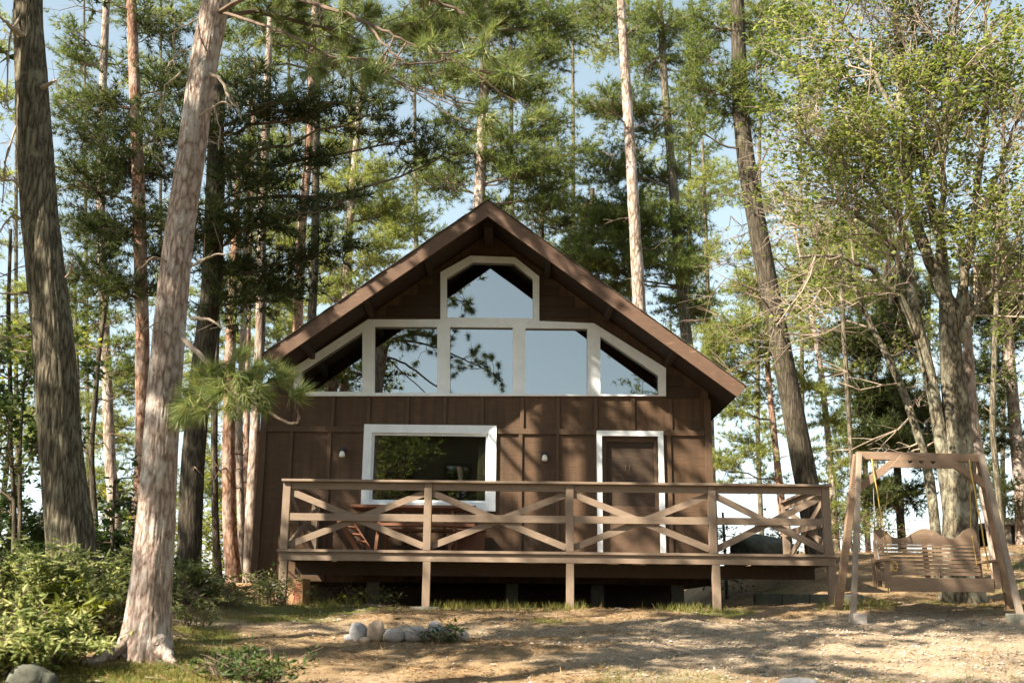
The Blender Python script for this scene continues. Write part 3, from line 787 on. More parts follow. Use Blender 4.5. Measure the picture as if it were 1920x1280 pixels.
tag(obj('block_wall', bw, M['block'], at=(xs0, 17, 0), bevel=.01), 'low mossy concrete block wall under the deck end near the swing', 'wall')

# ================================================================== porch swing
Yf, Yb, Ym = 13.85, 14.95, 14.4
sf = thing('swing_stand', 'weathered wooden A-frame holding the hanging bench', 'swing frame', (5.55, Ym, 0.0))
legs = [((1611, 850), (1598, 1158), Yf, 'swing_leg', .062), ((1607, 852), (1571, 1134), Yb, 'swing', .09), ((1839, 852), (1917, 1158), Yf, 'swing_leg', .07), ((1836, 856), (1894, 1134), Yb, 'swing', .085)]
for (t0, t1, yy, mm, w) in legs:
    p0 = P(*t0, Ym + (.05 if yy == Yb else -.06)); p1 = P(*t1, yy); gz = float(ground_z(p1[0], p1[1])); p1[2] = gz - .03
    obj('leg', Geo().bar(p0, p1, w, w, up=(0, 1, 0)), M[mm], sf, bevel=.005)
b0, b1 = P(1606, 854, Ym), P(1842, 859, Ym)
obj('top_beam', Geo().bar(b0, b1, .09, .105), M['swing'], sf, bevel=.005)
hb = poly(Ym - .07, (1672, 868), (1700, 848), (1762, 850), (1783, 871), (1776, 876), (1680, 874))
def heart(px, py, s=.035):
    x, z = XZ(px, py, Ym - .07); pts = []
    for i in range(16):
        t = i / 16 * 2 * math.pi
        pts.append((x + s * math.sin(t) ** 3, z + s * .9 * (13 * math.cos(t) - 5 * math.cos(2*t) - 2 * math.cos(3*t) - math.cos(4*t)) / 16))
    return pts
plate('heart_board', poly(Ym - .07, (1668, 876), (1688, 853), (1770, 855), (1788, 878)), [heart(1705, 866), heart(1726, 866.5), heart(1748, 867)], Ym - .10, Ym - .055, M['swing'], sf)
for (q0, q1) in (((1694, 852), (1592, 929)), ((1768, 856), (1858, 916))):
    p0, p1 = P(*q0, Ym - .02), P(*q1, Ym - .02); obj('brace', Geo().bar(p0, p1, .10, .045, up=(0, 1, 0)), M['swing'], sf, bevel=.004)
for px, py, w, h in ((1612, 1150, .085, .12), (1911, 1152, .09, .12)):
    q = P(px, py, Yf); gz = float(ground_z(q[0], Yf))
    tag(obj('foot_block', Geo().box(q[0] - w, q[0] + w, Yf - .02, Yf + .2, gz - .05, gz + h), M['block'] if px > 1700 else M['stone_pale'], at=(q[0], Yf, gz), bevel=.012),
        'pale concrete block at the swing leg closest to the deck' if px < 1700 else 'grey concrete block at the swing leg farthest from the deck', 'block', 'blocks at the swing feet')

Ybk, Yfr = 14.62, 14.16
bn = thing('swing_bench', 'hanging wooden slat bench with a wavy crest board', 'swing', (5.5, 14.4, .3))
ap0, ap1 = XZ(1668, 1084, Yfr), XZ(1864, 1106, Yfr)
obj('front_apron', Geo().box(ap0[0], ap1[0], Yfr - .02, Yfr + .02, XZ(1760, 1109, Yfr)[1], XZ(1760, 1083, Yfr)[1]), M['swing'], bn, bevel=.005)
seat_z = XZ(1760, 1083, Yfr)[1]
g = Geo()
for k in range(5): g.box(ap0[0], ap1[0], Yfr + .024 + k * .088, Yfr + .1 + k * .088, seat_z - .03, seat_z - .004)
obj('seat', g, M['swing'], bn)
s0, s1 = XZ(1645, 1040, Ybk)[0], XZ(1838, 1040, Ybk)[0]
cz0 = XZ(1740, 1020, Ybk)[1]; cw = s1 - s0
prof = [(0, .19), (.06, .20), (.12, .17), (.17, .10), (.24, .075), (.32, .10), (.40, .17), (.46, .205), (.5, .21), (.54, .205), (.60, .17), (.68, .10), (.76, .08), (.83, .12), (.88, .19), (.94, .225), (.98, .21), (1.0, .17)]
plate('crest_board', [(s0 - .01, cz0)] + [(s0 + u * cw, cz0 + h) for u, h in prof] + [(s1 + .01, cz0)], [], Ybk + .06, Ybk + .095, M['swing'], bn)
g = Geo(); zlo = XZ(1740, 1079, Ybk)[1]
nsl = 8
for k in range(nsl):
    z = zlo + (cz0 - zlo) * (k + .1) / nsl
    g.bar((s0 + .02, Ybk + .06 * k / nsl, z + .022), (s1 - .02, Ybk + .06 * k / nsl, z + .022), .02, .041 if k < 4 else .033)
obj('back_slats', g, M['swing'], bn)
for x in (s0 + .01, (s0 + s1) / 2 - .02, s1 - .01):
    obj('back_stile', Geo().bar((x, Ybk + .022, seat_z - .1), (x, Ybk + .082, cz0 + .05), .06, .03, up=(0, 1, 0)), M['swing'], bn)
for px_b, px_f in ((1644, 1662), (1838, 1866)):
    xb, xf = XZ(px_b, 1050, Ybk)[0], XZ(px_f, 1050, Yfr)[0]; za = XZ(1650, 1049, Yfr)[1]
    arm = obj('armrest', Geo().bar((xb, Ybk + .05, za + .0), (xf, Yfr - .06, za + .0), .09, .03), M['swing'], bn, bevel=.004)
    obj('arm_post', Geo().box(xf - .035, xf + .035, Yfr - .015, Yfr + .025, seat_z - .13, za - .017), M['swing'], bn)
    obj('rear_post', Geo().box(xb - .03, xb + .03, Ybk + .1, Ybk + .14, seat_z - .1, za + .05), M['swing'], bn)
def rope(label, pts, mm, r, loops=False):
    g = Geo(); pts = [np.asarray(q) for q in pts]
    l = np.concatenate([np.linspace(pts[i], pts[i + 1], 14, endpoint=False) for i in range(len(pts) - 1)] + [[pts[-1]]])
    ph = np.arange(len(l)) * 1.3
    g.tube(l + np.stack([np.cos(ph), np.sin(ph), 0 * ph], 1) * r * .35, r, 6)
    if loops:
        for k in range(2):
            a = np.linspace(0, 2 * math.pi, 16); c = pts[1] + np.array([.01 + .05 * k, -.02 * k, -.02])
            g.tube(np.stack([c[0] + .035 * np.cos(a), c[1] + .01 * np.sin(a), c[2] - .04 + .06 * np.sin(a)], 1), r, 6)
    tag(obj('swing_rope', g, M[mm], at=pts[0], smooth=True), label, 'rope', 'ropes of the swing')
rope('yellow rope knotted at the bench arm nearest the deck', [P(1634, 860, Ym - .05), P(1667, 1052, Yfr), P(1666, 1112, Yfr + .02)], 'rope', .008, True)
rope('yellow rope from the beam to the bench arm beside the maple trunk', [P(1817, 862, Ym - .05), P(1851, 1048, Yfr), P(1853, 1070, Yfr)], 'rope', .010)
rope('thin grey cord from the beam to the crest end nearest the deck', [P(1636, 866, Ym + .05), P(1641, 1000, Ybk + .08), P(1650, 1060, Ybk)], 'chain', .005)
rope('thin yellow cord from the beam to the raised crest end', [P(1819, 864, Ym + .05), P(1820, 990, Ybk + .08), P(1832, 1060, Ybk)], 'rope', .005)

# ================================================================== stones
def stone(px, py, w, h, mm, label, group, Y=None, name='stone', cat='stone', sub=3, rough=.12, rot=0):
    SEED[0] += 1; rng = np.random.default_rng(SEED[0])
    if Y is None:
        Y = 8.0
        for _ in range(400):
            q = P(px, py, Y)
            if q[2] <= float(ground_z(q[0], Y)): break
            Y += .03
        for _ in range(600):
            q = P(px, py, Y)
            if float(ground_z(q[0], Y)) > q[2] - .005: break
            Y += .02
    q = P(px, py, Y); s = Y / F_PX
    import bmesh
    bm = bmesh.new(); bmesh.ops.create_icosphere(bm, subdivisions=sub, radius=1)
    co = np.array([v.co for v in bm.verts]); fs = np.array([[v.index for v in f.verts] for f in bm.faces]); bm.free()
    d = 1 + rough * vnoise(co * 1.3 + SEED[0]) + rough * .5 * vnoise(co * 3.1 + SEED[0])
    co = co * d[:, None]; co = np.sign(co) * np.abs(co) ** .9
    W, H = w * s / 2, h * s / 2
    co = co * [W, W * .8, H]
    c, sn = math.cos(rot), math.sin(rot); co = np.stack([co[:, 0] * c - co[:, 2] * sn, co[:, 1], co[:, 0] * sn + co[:, 2] * c], 1)
    g = Geo().add(co + [q[0], Y + W * .3, q[2] + H * .86], tris=fs)
    return tag(obj(name, g, M[mm], at=(q[0], Y, q[2]), smooth=True), label, cat, group)
ring = 'stones of the fire ring'
for a in [(672, 1203, 34, 38, 'stone_grey', 'tilted bluish grey oval stone beside the tall tan stone', .5), (703, 1204, 32, 42, 'stone_tan', 'tall rounded tan stone standing upright in the fire ring', 0),
          (737, 1204, 40, 27, 'stone_pale', 'low domed mottled stone next to the tall tan stone', 0), (775, 1203, 50, 30, 'stone_pale', 'broad pale angular stone in the middle of the fire ring', .1),
          (815, 1187, 26, 24, 'stone_grey', 'small round grey stone at the back of the fire ring', 0), (828, 1203, 46, 30, 'stone_grey', 'grey wedge stone behind the grass tuft in the fire ring', -.2),
          (866, 1203, 26, 22, 'stone_pale', 'small stone at the far end of the fire ring toward the deck middle post', 0), (683, 1206, 20, 13, 'stone_tan', 'small pinkish pebble stone in front of the tall tan stone', 0),
          (655, 1202, 22, 14, 'stone_grey', 'flat low grey stone at the pine end of the fire ring', 0), (756, 1189, 30, 18, 'stone_tan', 'half buried stone behind the broad pale stone', 0)]:
    stone(a[0], a[1], a[2], a[3], a[4], a[5], ring, rot=a[6], name='fire_ring_stone')
stone(50, 1312, 84, 70, 'boulder', 'large mossy grey rock in front of the undergrowth', None, Y=8.6, name='rock', cat='rock', rough=.3)
stone(1498, 1290, 70, 20, 'stone_grey', 'low grey stone half buried in the gravel', None, Y=8.9, name='rock', cat='rock')
stone(1425, 1048, 120, 46, 'boulder', 'dark grey boulder seen through the deck railing beside the leaning pine', None, Y=20.5, name='boulder', cat='boulder', rough=.32)
stone(1875, 1047, 60, 14, 'stone_pale', 'flat pale rock in front of the dark shelter', None, Y=22, name='rock', cat='rock')

# open shelter beyond the swing
q0, q1 = P(1876, 985, 26), P(2010, 985, 26); gz = float(ground_z(q0[0] + .5, 26))
shd = thing('open_shelter', 'low dark open-sided shelter with a flat roof beyond the swing', 'shelter', (q0[0] + .8, 26.5, gz))
obj('roof', Geo().box(q0[0], q1[0], 25.7, 28, q0[2], q0[2] + .14), M['shingle'], shd)
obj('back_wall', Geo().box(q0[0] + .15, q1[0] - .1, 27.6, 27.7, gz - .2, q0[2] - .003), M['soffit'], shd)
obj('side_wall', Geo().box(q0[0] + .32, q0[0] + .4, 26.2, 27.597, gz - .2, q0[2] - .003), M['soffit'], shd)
for x in (q0[0] + .14, q0[0] + .9): obj('post', Geo().box(x - .05, x + .05, 25.9, 26.0, gz - .2, q0[2] - .003), M['swing_leg'], shd)
# house behind the photographer that the lower window mirrors
hs = thing('neighbour_house', 'tan clapboard house mirrored in the lower cabin window', 'house', (-2, -10, -1.5))
m_tan = wood('tan_clapboard', (.10, .08, .045), (.15, .12, .07), scale=(.3, .3, 14)); m_tan.name = 'tan_clapboard'
obj('wall', Geo().box(-9, 4, -16, -9, -2.6, 7.2), m_tan, hs)
obj('roof', Geo().add([(-9.6,-8.5,7.1),(4.6,-8.5,7.1),(4.6,-16.5,7.1),(-9.6,-16.5,7.1),(-9.6,-12.5,8.6),(4.6,-12.5,8.6)], tris=[(0,4,3),(1,2,5)], quads=[(0,1,5,4),(2,3,4,5),(0,3,2,1)]), M['shingle'], hs)
for x in (-7, -4.4, -2.2, .6):
    for z in (5.2, 2.0):
        w = obj('window', Geo().box(x - .55, x + .55, -8.995, -8.94, z - .7, z + .7), M['under'], hs)
        obj('pane', Geo().box(x - .43, x + .43, -8.937, -8.93, z - .58, z + .58), M['glass_low'], w)

# ================================================================== trees in front
SEED[0] = 300
# the red pine in the foreground, with its branches
rng = np.random.default_rng(11)
Y0 = 10.1
pts, rad = pixel_trunk(Y0, [(405, 0, 57), (376, 150, 55), (358, 300, 57), (336, 430, 58), (319, 600, 64), (306, 750, 67), (300, 860, 70), (291, 1000, 78), (281, 1130, 84), (271, 1225, 90)])
dv = unit(pts[0] - pts[2]); pts.insert(0, pts[0] + dv * 5.5 + [.3, 0, 0]); rad.insert(0, .10)
pts.insert(0, pts[0] + [.15, 0, 5.0]); rad.insert(0, .03); to_ground(pts, rad)
lo = min(pts, key=lambda q: q[2])
rp = thing('red_pine', 'tall flaky grey pink pine with flared roots in front of the cabin corner', 'tree', (lo[0], lo[1], float(ground_z(lo[0], lo[1]))))
g = Geo(); line = trunk_geo(g, pts, rad, 120, .035, .03, (5, 1.6), 3, fine=.03, flare=.38, flare_h=.30)
# root running toward the undergrowth
for tgt, r in (((150, 1262), .075), ((225, 1246), .10), ((330, 1236), .09)):
    q = P(tgt[0], tgt[1], 9.55 if tgt[0] < 200 else 9.85); q[2] = float(ground_z(q[0], q[1])) + .015
    s0 = at_height(line, lo[2] + .45); s0 = s0 + unit(q - s0) * .12
    l = curve_pts(s0, q, 14, .13, rng, .02); l[:, 2] = np.maximum(l[:, 2], ground_z(l[:, 0], l[:, 1]) - .02)
    g.tube(l, np.linspace(r, .028, 14) * (1 + .15 * rng.normal(size=14)), 10)
obj('trunk', g, M['b_red'], rp, smooth=True)
tw, dw = Geo(), Geo(); tp, td = [], []
def limb(pix, r0, r1, geo, Y=Y0):
    p_ = np.array([P(a, b, Y + c) for a, b, c in pix])
    t = np.linspace(0, 1, len(p_)); tt = np.linspace(0, 1, len(p_) * 4)
    l = np.stack([np.interp(tt, t, p_[:, i]) for i in range(3)], 1); l += rng.normal(size=l.shape) * .006
    geo.tube(l, np.linspace(r0, r1, len(l)), 7); return l
# the low green branch
l1 = limb([(325, 618, 0), (365, 655, -.2), (400, 690, -.4), (420, 735, -.5), (470, 745, -.55), (500, 770, -.6), (545, 795, -.6), (560, 790, -.6)], .028, .008, dw)
def near_tuft(px, py, dY, dirpx, r=.13, n=6, src=None):
    c = P(px, py, Y0 + dY); d0 = unit(P(px + dirpx[0], py + dirpx[1], Y0 + dY) - c)
    if src is not None:
        s = src[np.argmin(np.linalg.norm(src - c, axis=1))]; tw.tube(curve_pts(s, c, 5, .05, rng), np.linspace(.008, .005, 5), 4)
    for k in range(n):
        tp.append(c - d0 * r * .9 * k / n + rng.normal(size=3) * .012); td.append(unit(d0 + rng.normal(size=3) * .25))
for a in [(350, 770, -.5, (-20, 25)), (335, 785, -.4, (-15, 20)), (365, 715, -.4, (-10, -30)), (345, 735, -.35, (-30, 0)), (395, 690, -.5, (-5, -30)), (430, 690, -.55, (10, -30)), (450, 665, -.5, (15, -30)), (475, 690, -.5, (20, -20)), (505, 690, -.55, (30, -10)), (520, 715, -.6, (30, 5)),
          (490, 725, -.7, (20, 15)), (445, 720, -.7, (0, 20)), (410, 735, -.6, (-20, 15)), (395, 760, -.5, (-20, 20)), (370, 760, -.6, (-10, 30)), (560, 745, -.6, (30, -5)), (380, 735, -.45, (-20, -10)), (415, 705, -.4, (-10, -20)), (465, 745, -.7, (10, 25)), (530, 700, -.4, (25, -15)), (340, 760, -.3, (-25, 10)), (430, 760, -.7, (0, 25)), (500, 745, -.65, (20, 20))]:
    near_tuft(*a, src=l1)
    near_tuft(a[0] + rng.uniform(-22, 22), a[1] + rng.uniform(-16, 20), a[2] + rng.uniform(-.15, .25), (a[3][0] + rng.uniform(-12, 12), a[3][1] + rng.uniform(-12, 12)), r=.11, src=l1)
# dead snags
for pix, r in (([(360, 596, -.1), (395, 600, -.3), (425, 622, -.4)], .02), ([(360, 496, -.1), (400, 478, -.3), (450, 471, -.5)], .014), ([(395, 137, -.1), (415, 150, -.3), (430, 185, -.4), (445, 205, -.5), (452, 225, -.5)], .018), ([(375, 215, -.15), (420, 190, -.3), (440, 205, -.4)], .012), ([(400, 200, -.15), (412, 235, -.25), (410, 280, -.25)], .008), ([(318, 590, -.1), (300, 600, -.2), (270, 620, -.2), (262, 605, -.2)], .009), ([(345, 130, -.1), (310, 160, -.3), (300, 210, -.4), (290, 235, -.4)], .009), ([(365, 90, 0), (335, 100, -.2), (310, 130, -.3)], .009), ([(380, 30, 0), (345, 50, -.3), (325, 60, -.3)], .009), ([(340, 330, 0), (310, 310, -.3), (270, 270, -.4)], .008), ([(325, 500, 0), (290, 480, -.3), (255, 510, -.4)], .01)):
    l = limb(pix, r, .004, dw)
    for k in range(4):
        i = rng.integers(len(l) // 3, len(l)); dw.tube([l[i], l[i] + rng.normal(size=3) * .06, l[i] + rng.normal(size=3) * .11], [.004, .003, .002], 3)
# high limbs reaching out in front of the gable
for pix, r in (([(402, 30, 0), (480, -20, -.6), (560, 0, -1.0), (640, 22, -1.2), (690, 45, -1.3), (730, 62, -1.4), (780, 88, -1.4), (830, 100, -1.3)], .028),
               ([(405, 20, 0), (470, 40, -.5), (530, 60, -.8), (580, 85, -1.0), (620, 105, -1.0), (680, 110, -1.1)], .018),
               ([(690, 45, -1.3), (720, 85, -1.5), (760, 120, -1.5), (800, 120, -1.4), (850, 110, -1.3), (880, 130, -1.2)], .012)):
    l = limb(pix, r, .006, tw)
    for k in range(16):
        i = rng.integers(len(l) // 3, len(l)); e = l[i] + np.array([rng.normal() * .18, rng.normal() * .2, -abs(rng.normal()) * .22 + .08])
        tw.tube(curve_pts(l[i], e, 5, .08, rng, .06), np.linspace(.006, .0025, 5), 4)
        if rng.random() < .45:
            for q in range(4): tp.append(e + rng.normal(size=3) * .02); td.append(unit(e - l[i] + rng.normal(size=3) * .1))
    for a in [(700, 130, -1.5, (-5, -25)), (690, 150, -1.4, (0, 20)), (712, 145, -1.5, (15, 10)), (905, 75, -1.2, (0, -25)), (890, 95, -1.2, (-20, 10)), (915, 105, -1.2, (15, 15)), (905, 195, -1.3, (5, -30)), (890, 215, -1.3, (-25, 10)), (925, 220, -1.3, (20, 10)), (910, 240, -1.3, (0, 25)), (960, 135, -1.2, (15, -20)), (975, 145, -1.2, (20, 10)), (940, 140, -1.2, (-20, 5)), (1010, 215, -1.2, (20, -10)), (880, 150, -1.2, (-20, -10))][(0 if r > .02 else 5 if r > .015 else 10):(5 if r > .02 else 10 if r > .015 else 15)]:
        near_tuft(*a, src=l)
for pix in ([(410, -30, 0), (520, -70, -.3), (640, -60, -.4), (760, -20, -.5), (860, 20, -.5), (930, 60, -.5)], [(410, -80, 0), (500, -150, .2), (620, -170, .3), (720, -150, .3), (800, -120, .4)], [(400, 40, 0), (470, 20, .4), (560, 40, .7), (640, 60, .8), (700, 90, .9)]):
    l = limb(pix, .03, .008, tw)
    for k in range(42):
        i = rng.integers(len(l) // 4, len(l)); e = l[i] + np.array([rng.normal() * .25, rng.normal() * .25, rng.normal() * .22])
        tw.tube(curve_pts(l[i], e, 5, .05, rng, .05), np.linspace(.008, .004, 5), 4)
        for q in range(7): tp.append(e - unit(e - l[i]) * .12 * q / 7 + rng.normal(size=3) * .015); td.append(unit(e - l[i] + rng.normal(size=3) * .08))
cr = Geo(); add_needles(cr, tp, td, rng, K=26, length=.17, width=.0065, spread=.62)
# crown above the picture
tp2, td2 = [], []
for k in range(22):
    z = rng.uniform(8.6, line[-1, 2] - .2); b0 = at_height(line, z); az = rng.uniform(0, 6.28); L = (1.0 + 2.0 * (1 - (z - 6.6) / (line[-1, 2] - 6.6))) * rng.uniform(.6, 1.1)
    e = b0 + L * np.array([math.cos(az), math.sin(az), rng.uniform(.05, .45)])
    l = curve_pts(b0, e, 6, .06, rng); tw.tube(l, np.linspace(.035, .01, 6), 5)
    for j in range(5): pine_spray(tw, tp2, td2, l[2 + j // 2], e + rng.normal(size=3) * .3 * L, rng, twig=.35, step=.2)
add_needles(cr, tp2, td2, rng, K=12, length=.17, width=.045)
obj('crown', cr, M['n_near'], rp); obj('branches', tw, M['twig'], rp); obj('dead_branches', dw, M['deadtwig'], rp)

# the big furrowed tree at the picture's edge
Y1 = 12.6
pts, rad = pixel_trunk(Y1, [(50, 0, 55), (56, 100, 60), (62, 200, 66), (68, 320, 70), (76, 430, 74), (92, 560, 78), (104, 680, 82), (114, 860, 86), (128, 960, 92), (138, 1060, 98), (148, 1160, 112)])
pts.insert(0, pts[0] + np.array([-.1, 0, 9.0])); rad.insert(0, .06); to_ground(pts, rad)
lo = min(pts, key=lambda q: q[2])
bt = thing('white_pine', 'thick furrowed grey brown trunk rising from the pale undergrowth', 'tree', (lo[0], lo[1], float(ground_z(lo[0], lo[1]))))
g = Geo(); line = trunk_geo(g, pts, rad, 120, .04, .035, (6, .9), 8, fine=.035, flare=.22, flare_h=.4); obj('trunk', g, M['b_grey'], bt, smooth=True)
dw, tw = Geo(), Geo(); tp, td = [], []
for pix, r in (([(60, 80, 0), (25, 55, -.3), (-5, 30, -.5)], .05), ([(80, 165, -.1), (95, 155, -.2), (106, 150, -.3)], .035), ([(40, 210, 0), (12, 290, -.2), (4, 380, -.3)], .012), ([(28, 240, 0), (8, 310, -.2), (6, 330, -.4)], .012), ([(60, 370, 0), (25, 340, -.3), (-10, 330, -.5)], .022), ([(55, 420, 0), (22, 400, -.3), (-10, 450, -.5)], .018), ([(125, 520, -.1), (135, 500, -.2), (137, 485, -.3)], .014), ([(55, 548, 0), (25, 552, -.3), (-10, 548, -.4)], .018), ([(60, 630, -.1), (30, 632, -.3), (-10, 635, -.4)], .016), ([(60, 0, 0), (20, 60, -.3), (10, 200, -.5)], .02)):
    l = limb(pix, r, .007, dw, Y1)
    for k in range(5):
        i = rng.integers(len(l) // 3, len(l)); dw.tube([l[i], l[i] + rng.normal(size=3) * .1, l[i] + rng.normal(size=3) * .22], [.006, .004, .002], 3)
for k in range(15):
    z = rng.uniform(10.9, line[-1, 2] - .2) if k < 9 else rng.uniform(8.9, 10.5); b0 = at_height(line, z); az = rng.uniform(0, 6.28); L = (1.0 + 2.6 * (1 - (z - 7.4) / (line[-1, 2] - 7.4))) * rng.uniform(.6, 1.1)
    e = b0 + L * np.array([math.cos(az), math.sin(az), rng.uniform(-.05, .35)])
    l = curve_pts(b0, e, 6, .06, rng); tw.tube(l, np.linspace(.05, .012, 6), 5)
    for j in range(6): pine_spray(tw, tp, td, l[2 + j // 3], e + rng.normal(size=3) * .24 * L, rng, twig=.4, step=.13)
cr = Geo(); add_needles(cr, tp, td, rng, K=12, length=.17, width=.045)
obj('crown', cr, M['n_mid'], bt); obj('branches', tw, M['twig'], bt); obj('dead_branches', dw, M['deadtwig'], bt)

# ================================================================== pines behind
pine('dark thick pine trunk standing close behind the flaky foreground pine', 17.0, [(402, 380, 40), (398, 530, 44), (378, 700, 46), (362, 850, 48), (356, 1000, 50), (354, 1120, 56)],
     [(420, 250, 75, 60), (480, 330, 80, 55), (450, 420, 90, 45), (430, 500, 70, 40), (520, 190, 90, 35), (610, 205, 90, 32), (690, 215, 70, 36), (450, 570, 70, 45), (540, 540, 70, 42), (620, 470, 70, 32), (470, 160, 60, 50), (370, 430, 60, 60), (560, 400, 60, 35), (760, 262, 60, 26), (820, 300, 50, 22), (560, 300, 60, 30), (640, 380, 40, 24)],
     'b_dark', 'n_dark', dens=1.25, top=2.2, dead=6, twig=.38, group='pines behind the foreground pine')
pine('straight brown pine with reddish light on its bark between the two thick trunks', 21.0, [(246, 0, 20), (254, 200, 24), (262, 430, 28), (267, 620, 29), (267, 850, 30), (258, 1040, 33)],
     [(180, 265, 90, 36), (235, 200, 80, 36), (150, 345, 60, 42), (265, 330, 110, 55), (230, 425, 120, 42), (305, 250, 60, 55), (160, 515, 65, 45), (235, 545, 75, 48), (310, 480, 50, 50), (180, 420, 60, 36), (300, 60, 60, 50), (330, 160, 60, 60), (150, 230, 50, 30)],
     'b_pink', 'n_dark', dens=1.3, top=2.5, dead=5, twig=.42, group='pines behind the foreground pine')
pine('slim pale pine next to the big furrowed trunk, sunlit on one side', 25.0, [(200, 0, 14), (193, 150, 16), (188, 350, 18), (192, 520, 19), (200, 700, 21), (206, 860, 24), (222, 1040, 28)],
     [(130, 60, 40, 25), (150, 120, 40, 30), (110, 190, 40, 25), (230, 120, 50, 25), (170, 600, 50, 30), (235, 660, 40, 30), (150, 180, 40, 24), (230, 700, 30, 40), (130, 560, 40, 30)], 'b_pale', 'n_mid', top=2, dead=14, dead_len=(.8, 2.0), dens=.9, group='pines behind the foreground pine')
pine('thin crooked dark pine leaning beside the slim pale one', 23.0, [(200, 560, 8), (185, 660, 10), (176, 780, 11), (170, 850, 12), (180, 1000, 14)], [(140, 640, 30, 20, .6), (215, 600, 30, 16, .6)], 'b_dark', 'n_mid', top=.6, dead=12, dead_len=(.5, 1.4), group='pines behind the foreground pine')
for (lab, Y, tr, bm) in (
    ('narrow grey pine closest to the dark thick trunk', 20.5, [(410, 560, 10), (404, 700, 12), (402, 850, 13), (404, 1000, 15), (412, 1115, 19)], 'b_dark'),
    ('dark brown pine bending at its foot over the firewood heap', 19.6, [(436, 560, 20), (430, 700, 24), (428, 850, 27), (430, 1000, 30), (442, 1110, 36)], 'b_pink'),
    ('thin pinkish pine just behind the bending brown one', 22.5, [(462, 420, 12), (456, 640, 14), (448, 780, 15), (450, 900, 15), (456, 1095, 18)], 'b_pale'),
    ('pale sunlit pine touching the cabin corner', 18.9, [(496, 300, 20), (490, 450, 20), (488, 640, 21), (478, 800, 21), (471, 950, 23), (466, 1105, 27)], 'b_pale'),
    ('slender orange pine seen over the roof edge nearest the corner', 27.0, [(473, 300, 9), (468, 480, 11), (464, 640, 13), (462, 900, 14), (460, 1080, 15)], 'b_pink')):
    pine(lab, Y, tr, [(tr[0][0] + 15, tr[0][1] - 30, 40, 30, .8), (tr[0][0] - 15, tr[0][1] + 40, 35, 25, .7)], bm, 'n_mid', top=3, dead=8, dead_len=(.4, 1.2), group='thin pines at the cabin corner', sides=12)
pine('reddish two-tone pine rising behind the lower roof slope', 28.0, [(584, 150, 15), (578, 300, 17), (566, 420, 19), (560, 560, 21), (556, 700, 23)],
     [(590, 90, 70, 40, .8), (545, 60, 60, 40, .8), (600, 300, 40, 30, .7), (530, 250, 40, 30, .7), (600, 420, 45, 35, .7), (640, 50, 50, 35, .8), (520, 560, 50, 36), (500, 640, 30, 30)], 'b_pink', 'n_mid', top=3, dead=14, group='pines behind the roof')
pine('slim pale pine in the sunny yellow foliage over the roof slope', 31.0, [(672, 220, 12), (662, 340, 14), (655, 420, 16), (648, 560, 18), (644, 700, 19)],
     [(690, 330, 60, 45), (725, 400, 75, 50), (640, 360, 45, 40), (700, 475, 75, 42), (620, 440, 40, 40, .7), (670, 545, 60, 30), (760, 425, 45, 36), (610, 560, 50, 28), (590, 490, 40, 40, .6), (690, 250, 40, 28, .6)], 'b_pale', 'n_light', top=1.5, dead=16, dens=1.15, group='pines behind the roof')
pine('broad bright pine directly behind the roof peak', 29.0, [(912, 60, 18), (908, 150, 20), (904, 260, 22), (898, 380, 24), (894, 520, 28)],
     [(820, 60, 90, 45), (950, 45, 110, 50), (1045, 45, 60, 45), (880, 145, 100, 45), (980, 165, 70, 45), (850, 235, 60, 36, .7), (965, 255, 75, 40), (890, 295, 80, 36), (985, 315, 70, 36), (830, 335, 50, 45, .8), (1015, 370, 60, 34), (1075, 290, 50, 55, .8), (1030, 235, 45, 34), (880, 20, 80, 40), (740, 40, 60, 45, .7), (720, 120, 60, 36, .6), (780, 160, 50, 26, .5), (940, 390, 50, 30), (760, 330, 40, 30, .6), (1010, 110, 60, 36)],
     'b_pale', 'n_mid', top=2.5, dead=18, dens=1.1, twig=.45, group='pines behind the roof')
pine('dark narrow pine half hidden beyond the roof peak', 35.0, [(1020, 240, 9), (1017, 330, 10), (1015, 450, 12)], [(1010, 300, 40, 40), (1040, 380, 45, 36), (1000, 410, 45, 30), (1060, 430, 45, 36)], 'b_dark', 'n_dark', top=1, dead=6, group='pines behind the roof')
pine('pale straight pine whose bare trunk meets the upper roof slope', 27.0, [(1164, 0, 17), (1172, 130, 19), (1182, 280, 22), (1190, 420, 24), (1198, 560, 27), (1202, 660, 29)],
     [(1130, 25, 60, 36, .8), (1120, 190, 55, 30, .8), (1200, 45, 40, 30, .7)], 'b_pale', 'n_mid', top=3, dead=20, dead_len=(.5, 1.8), dens=.9, group='pines behind the roof')
pine('mossy pine with bushy boughs standing beyond the pale straight one', 32.0, [(1238, 30, 13), (1246, 160, 16), (1258, 300, 18), (1268, 420, 21), (1280, 560, 23), (1292, 680, 26)],
     [(1225, 110, 60, 50), (1245, 40, 70, 40), (1180, 195, 70, 36), (1130, 305, 65, 45), (1155, 400, 85, 50), (1120, 440, 60, 36), (1240, 420, 90, 52), (1095, 485, 70, 32), (1255, 500, 80, 48), (1285, 570, 60, 48), (1150, 520, 60, 40), (1310, 130, 40, 45, .8), (1215, 250, 50, 40, .8), (1230, 330, 60, 40), (1290, 480, 40, 50, .7), (1180, 470, 60, 36), (1270, 230, 40, 40, .6)],
     'b_grey', 'n_mid', top=2, dead=12, dens=1.2, twig=.45, group='pines behind the roof')
pine('dark pine boughs low against the roof slope by the mossy pine', 34.0, [(1110, 380, 10), (1105, 500, 12), (1100, 620, 13)], [(1108, 385, 40, 30), (1090, 490, 60, 30), (1140, 450, 50, 36), (1110, 540, 60, 30), (1050, 470, 40, 24)], 'b_dark', 'n_dark', top=.5, group='pines behind the roof')
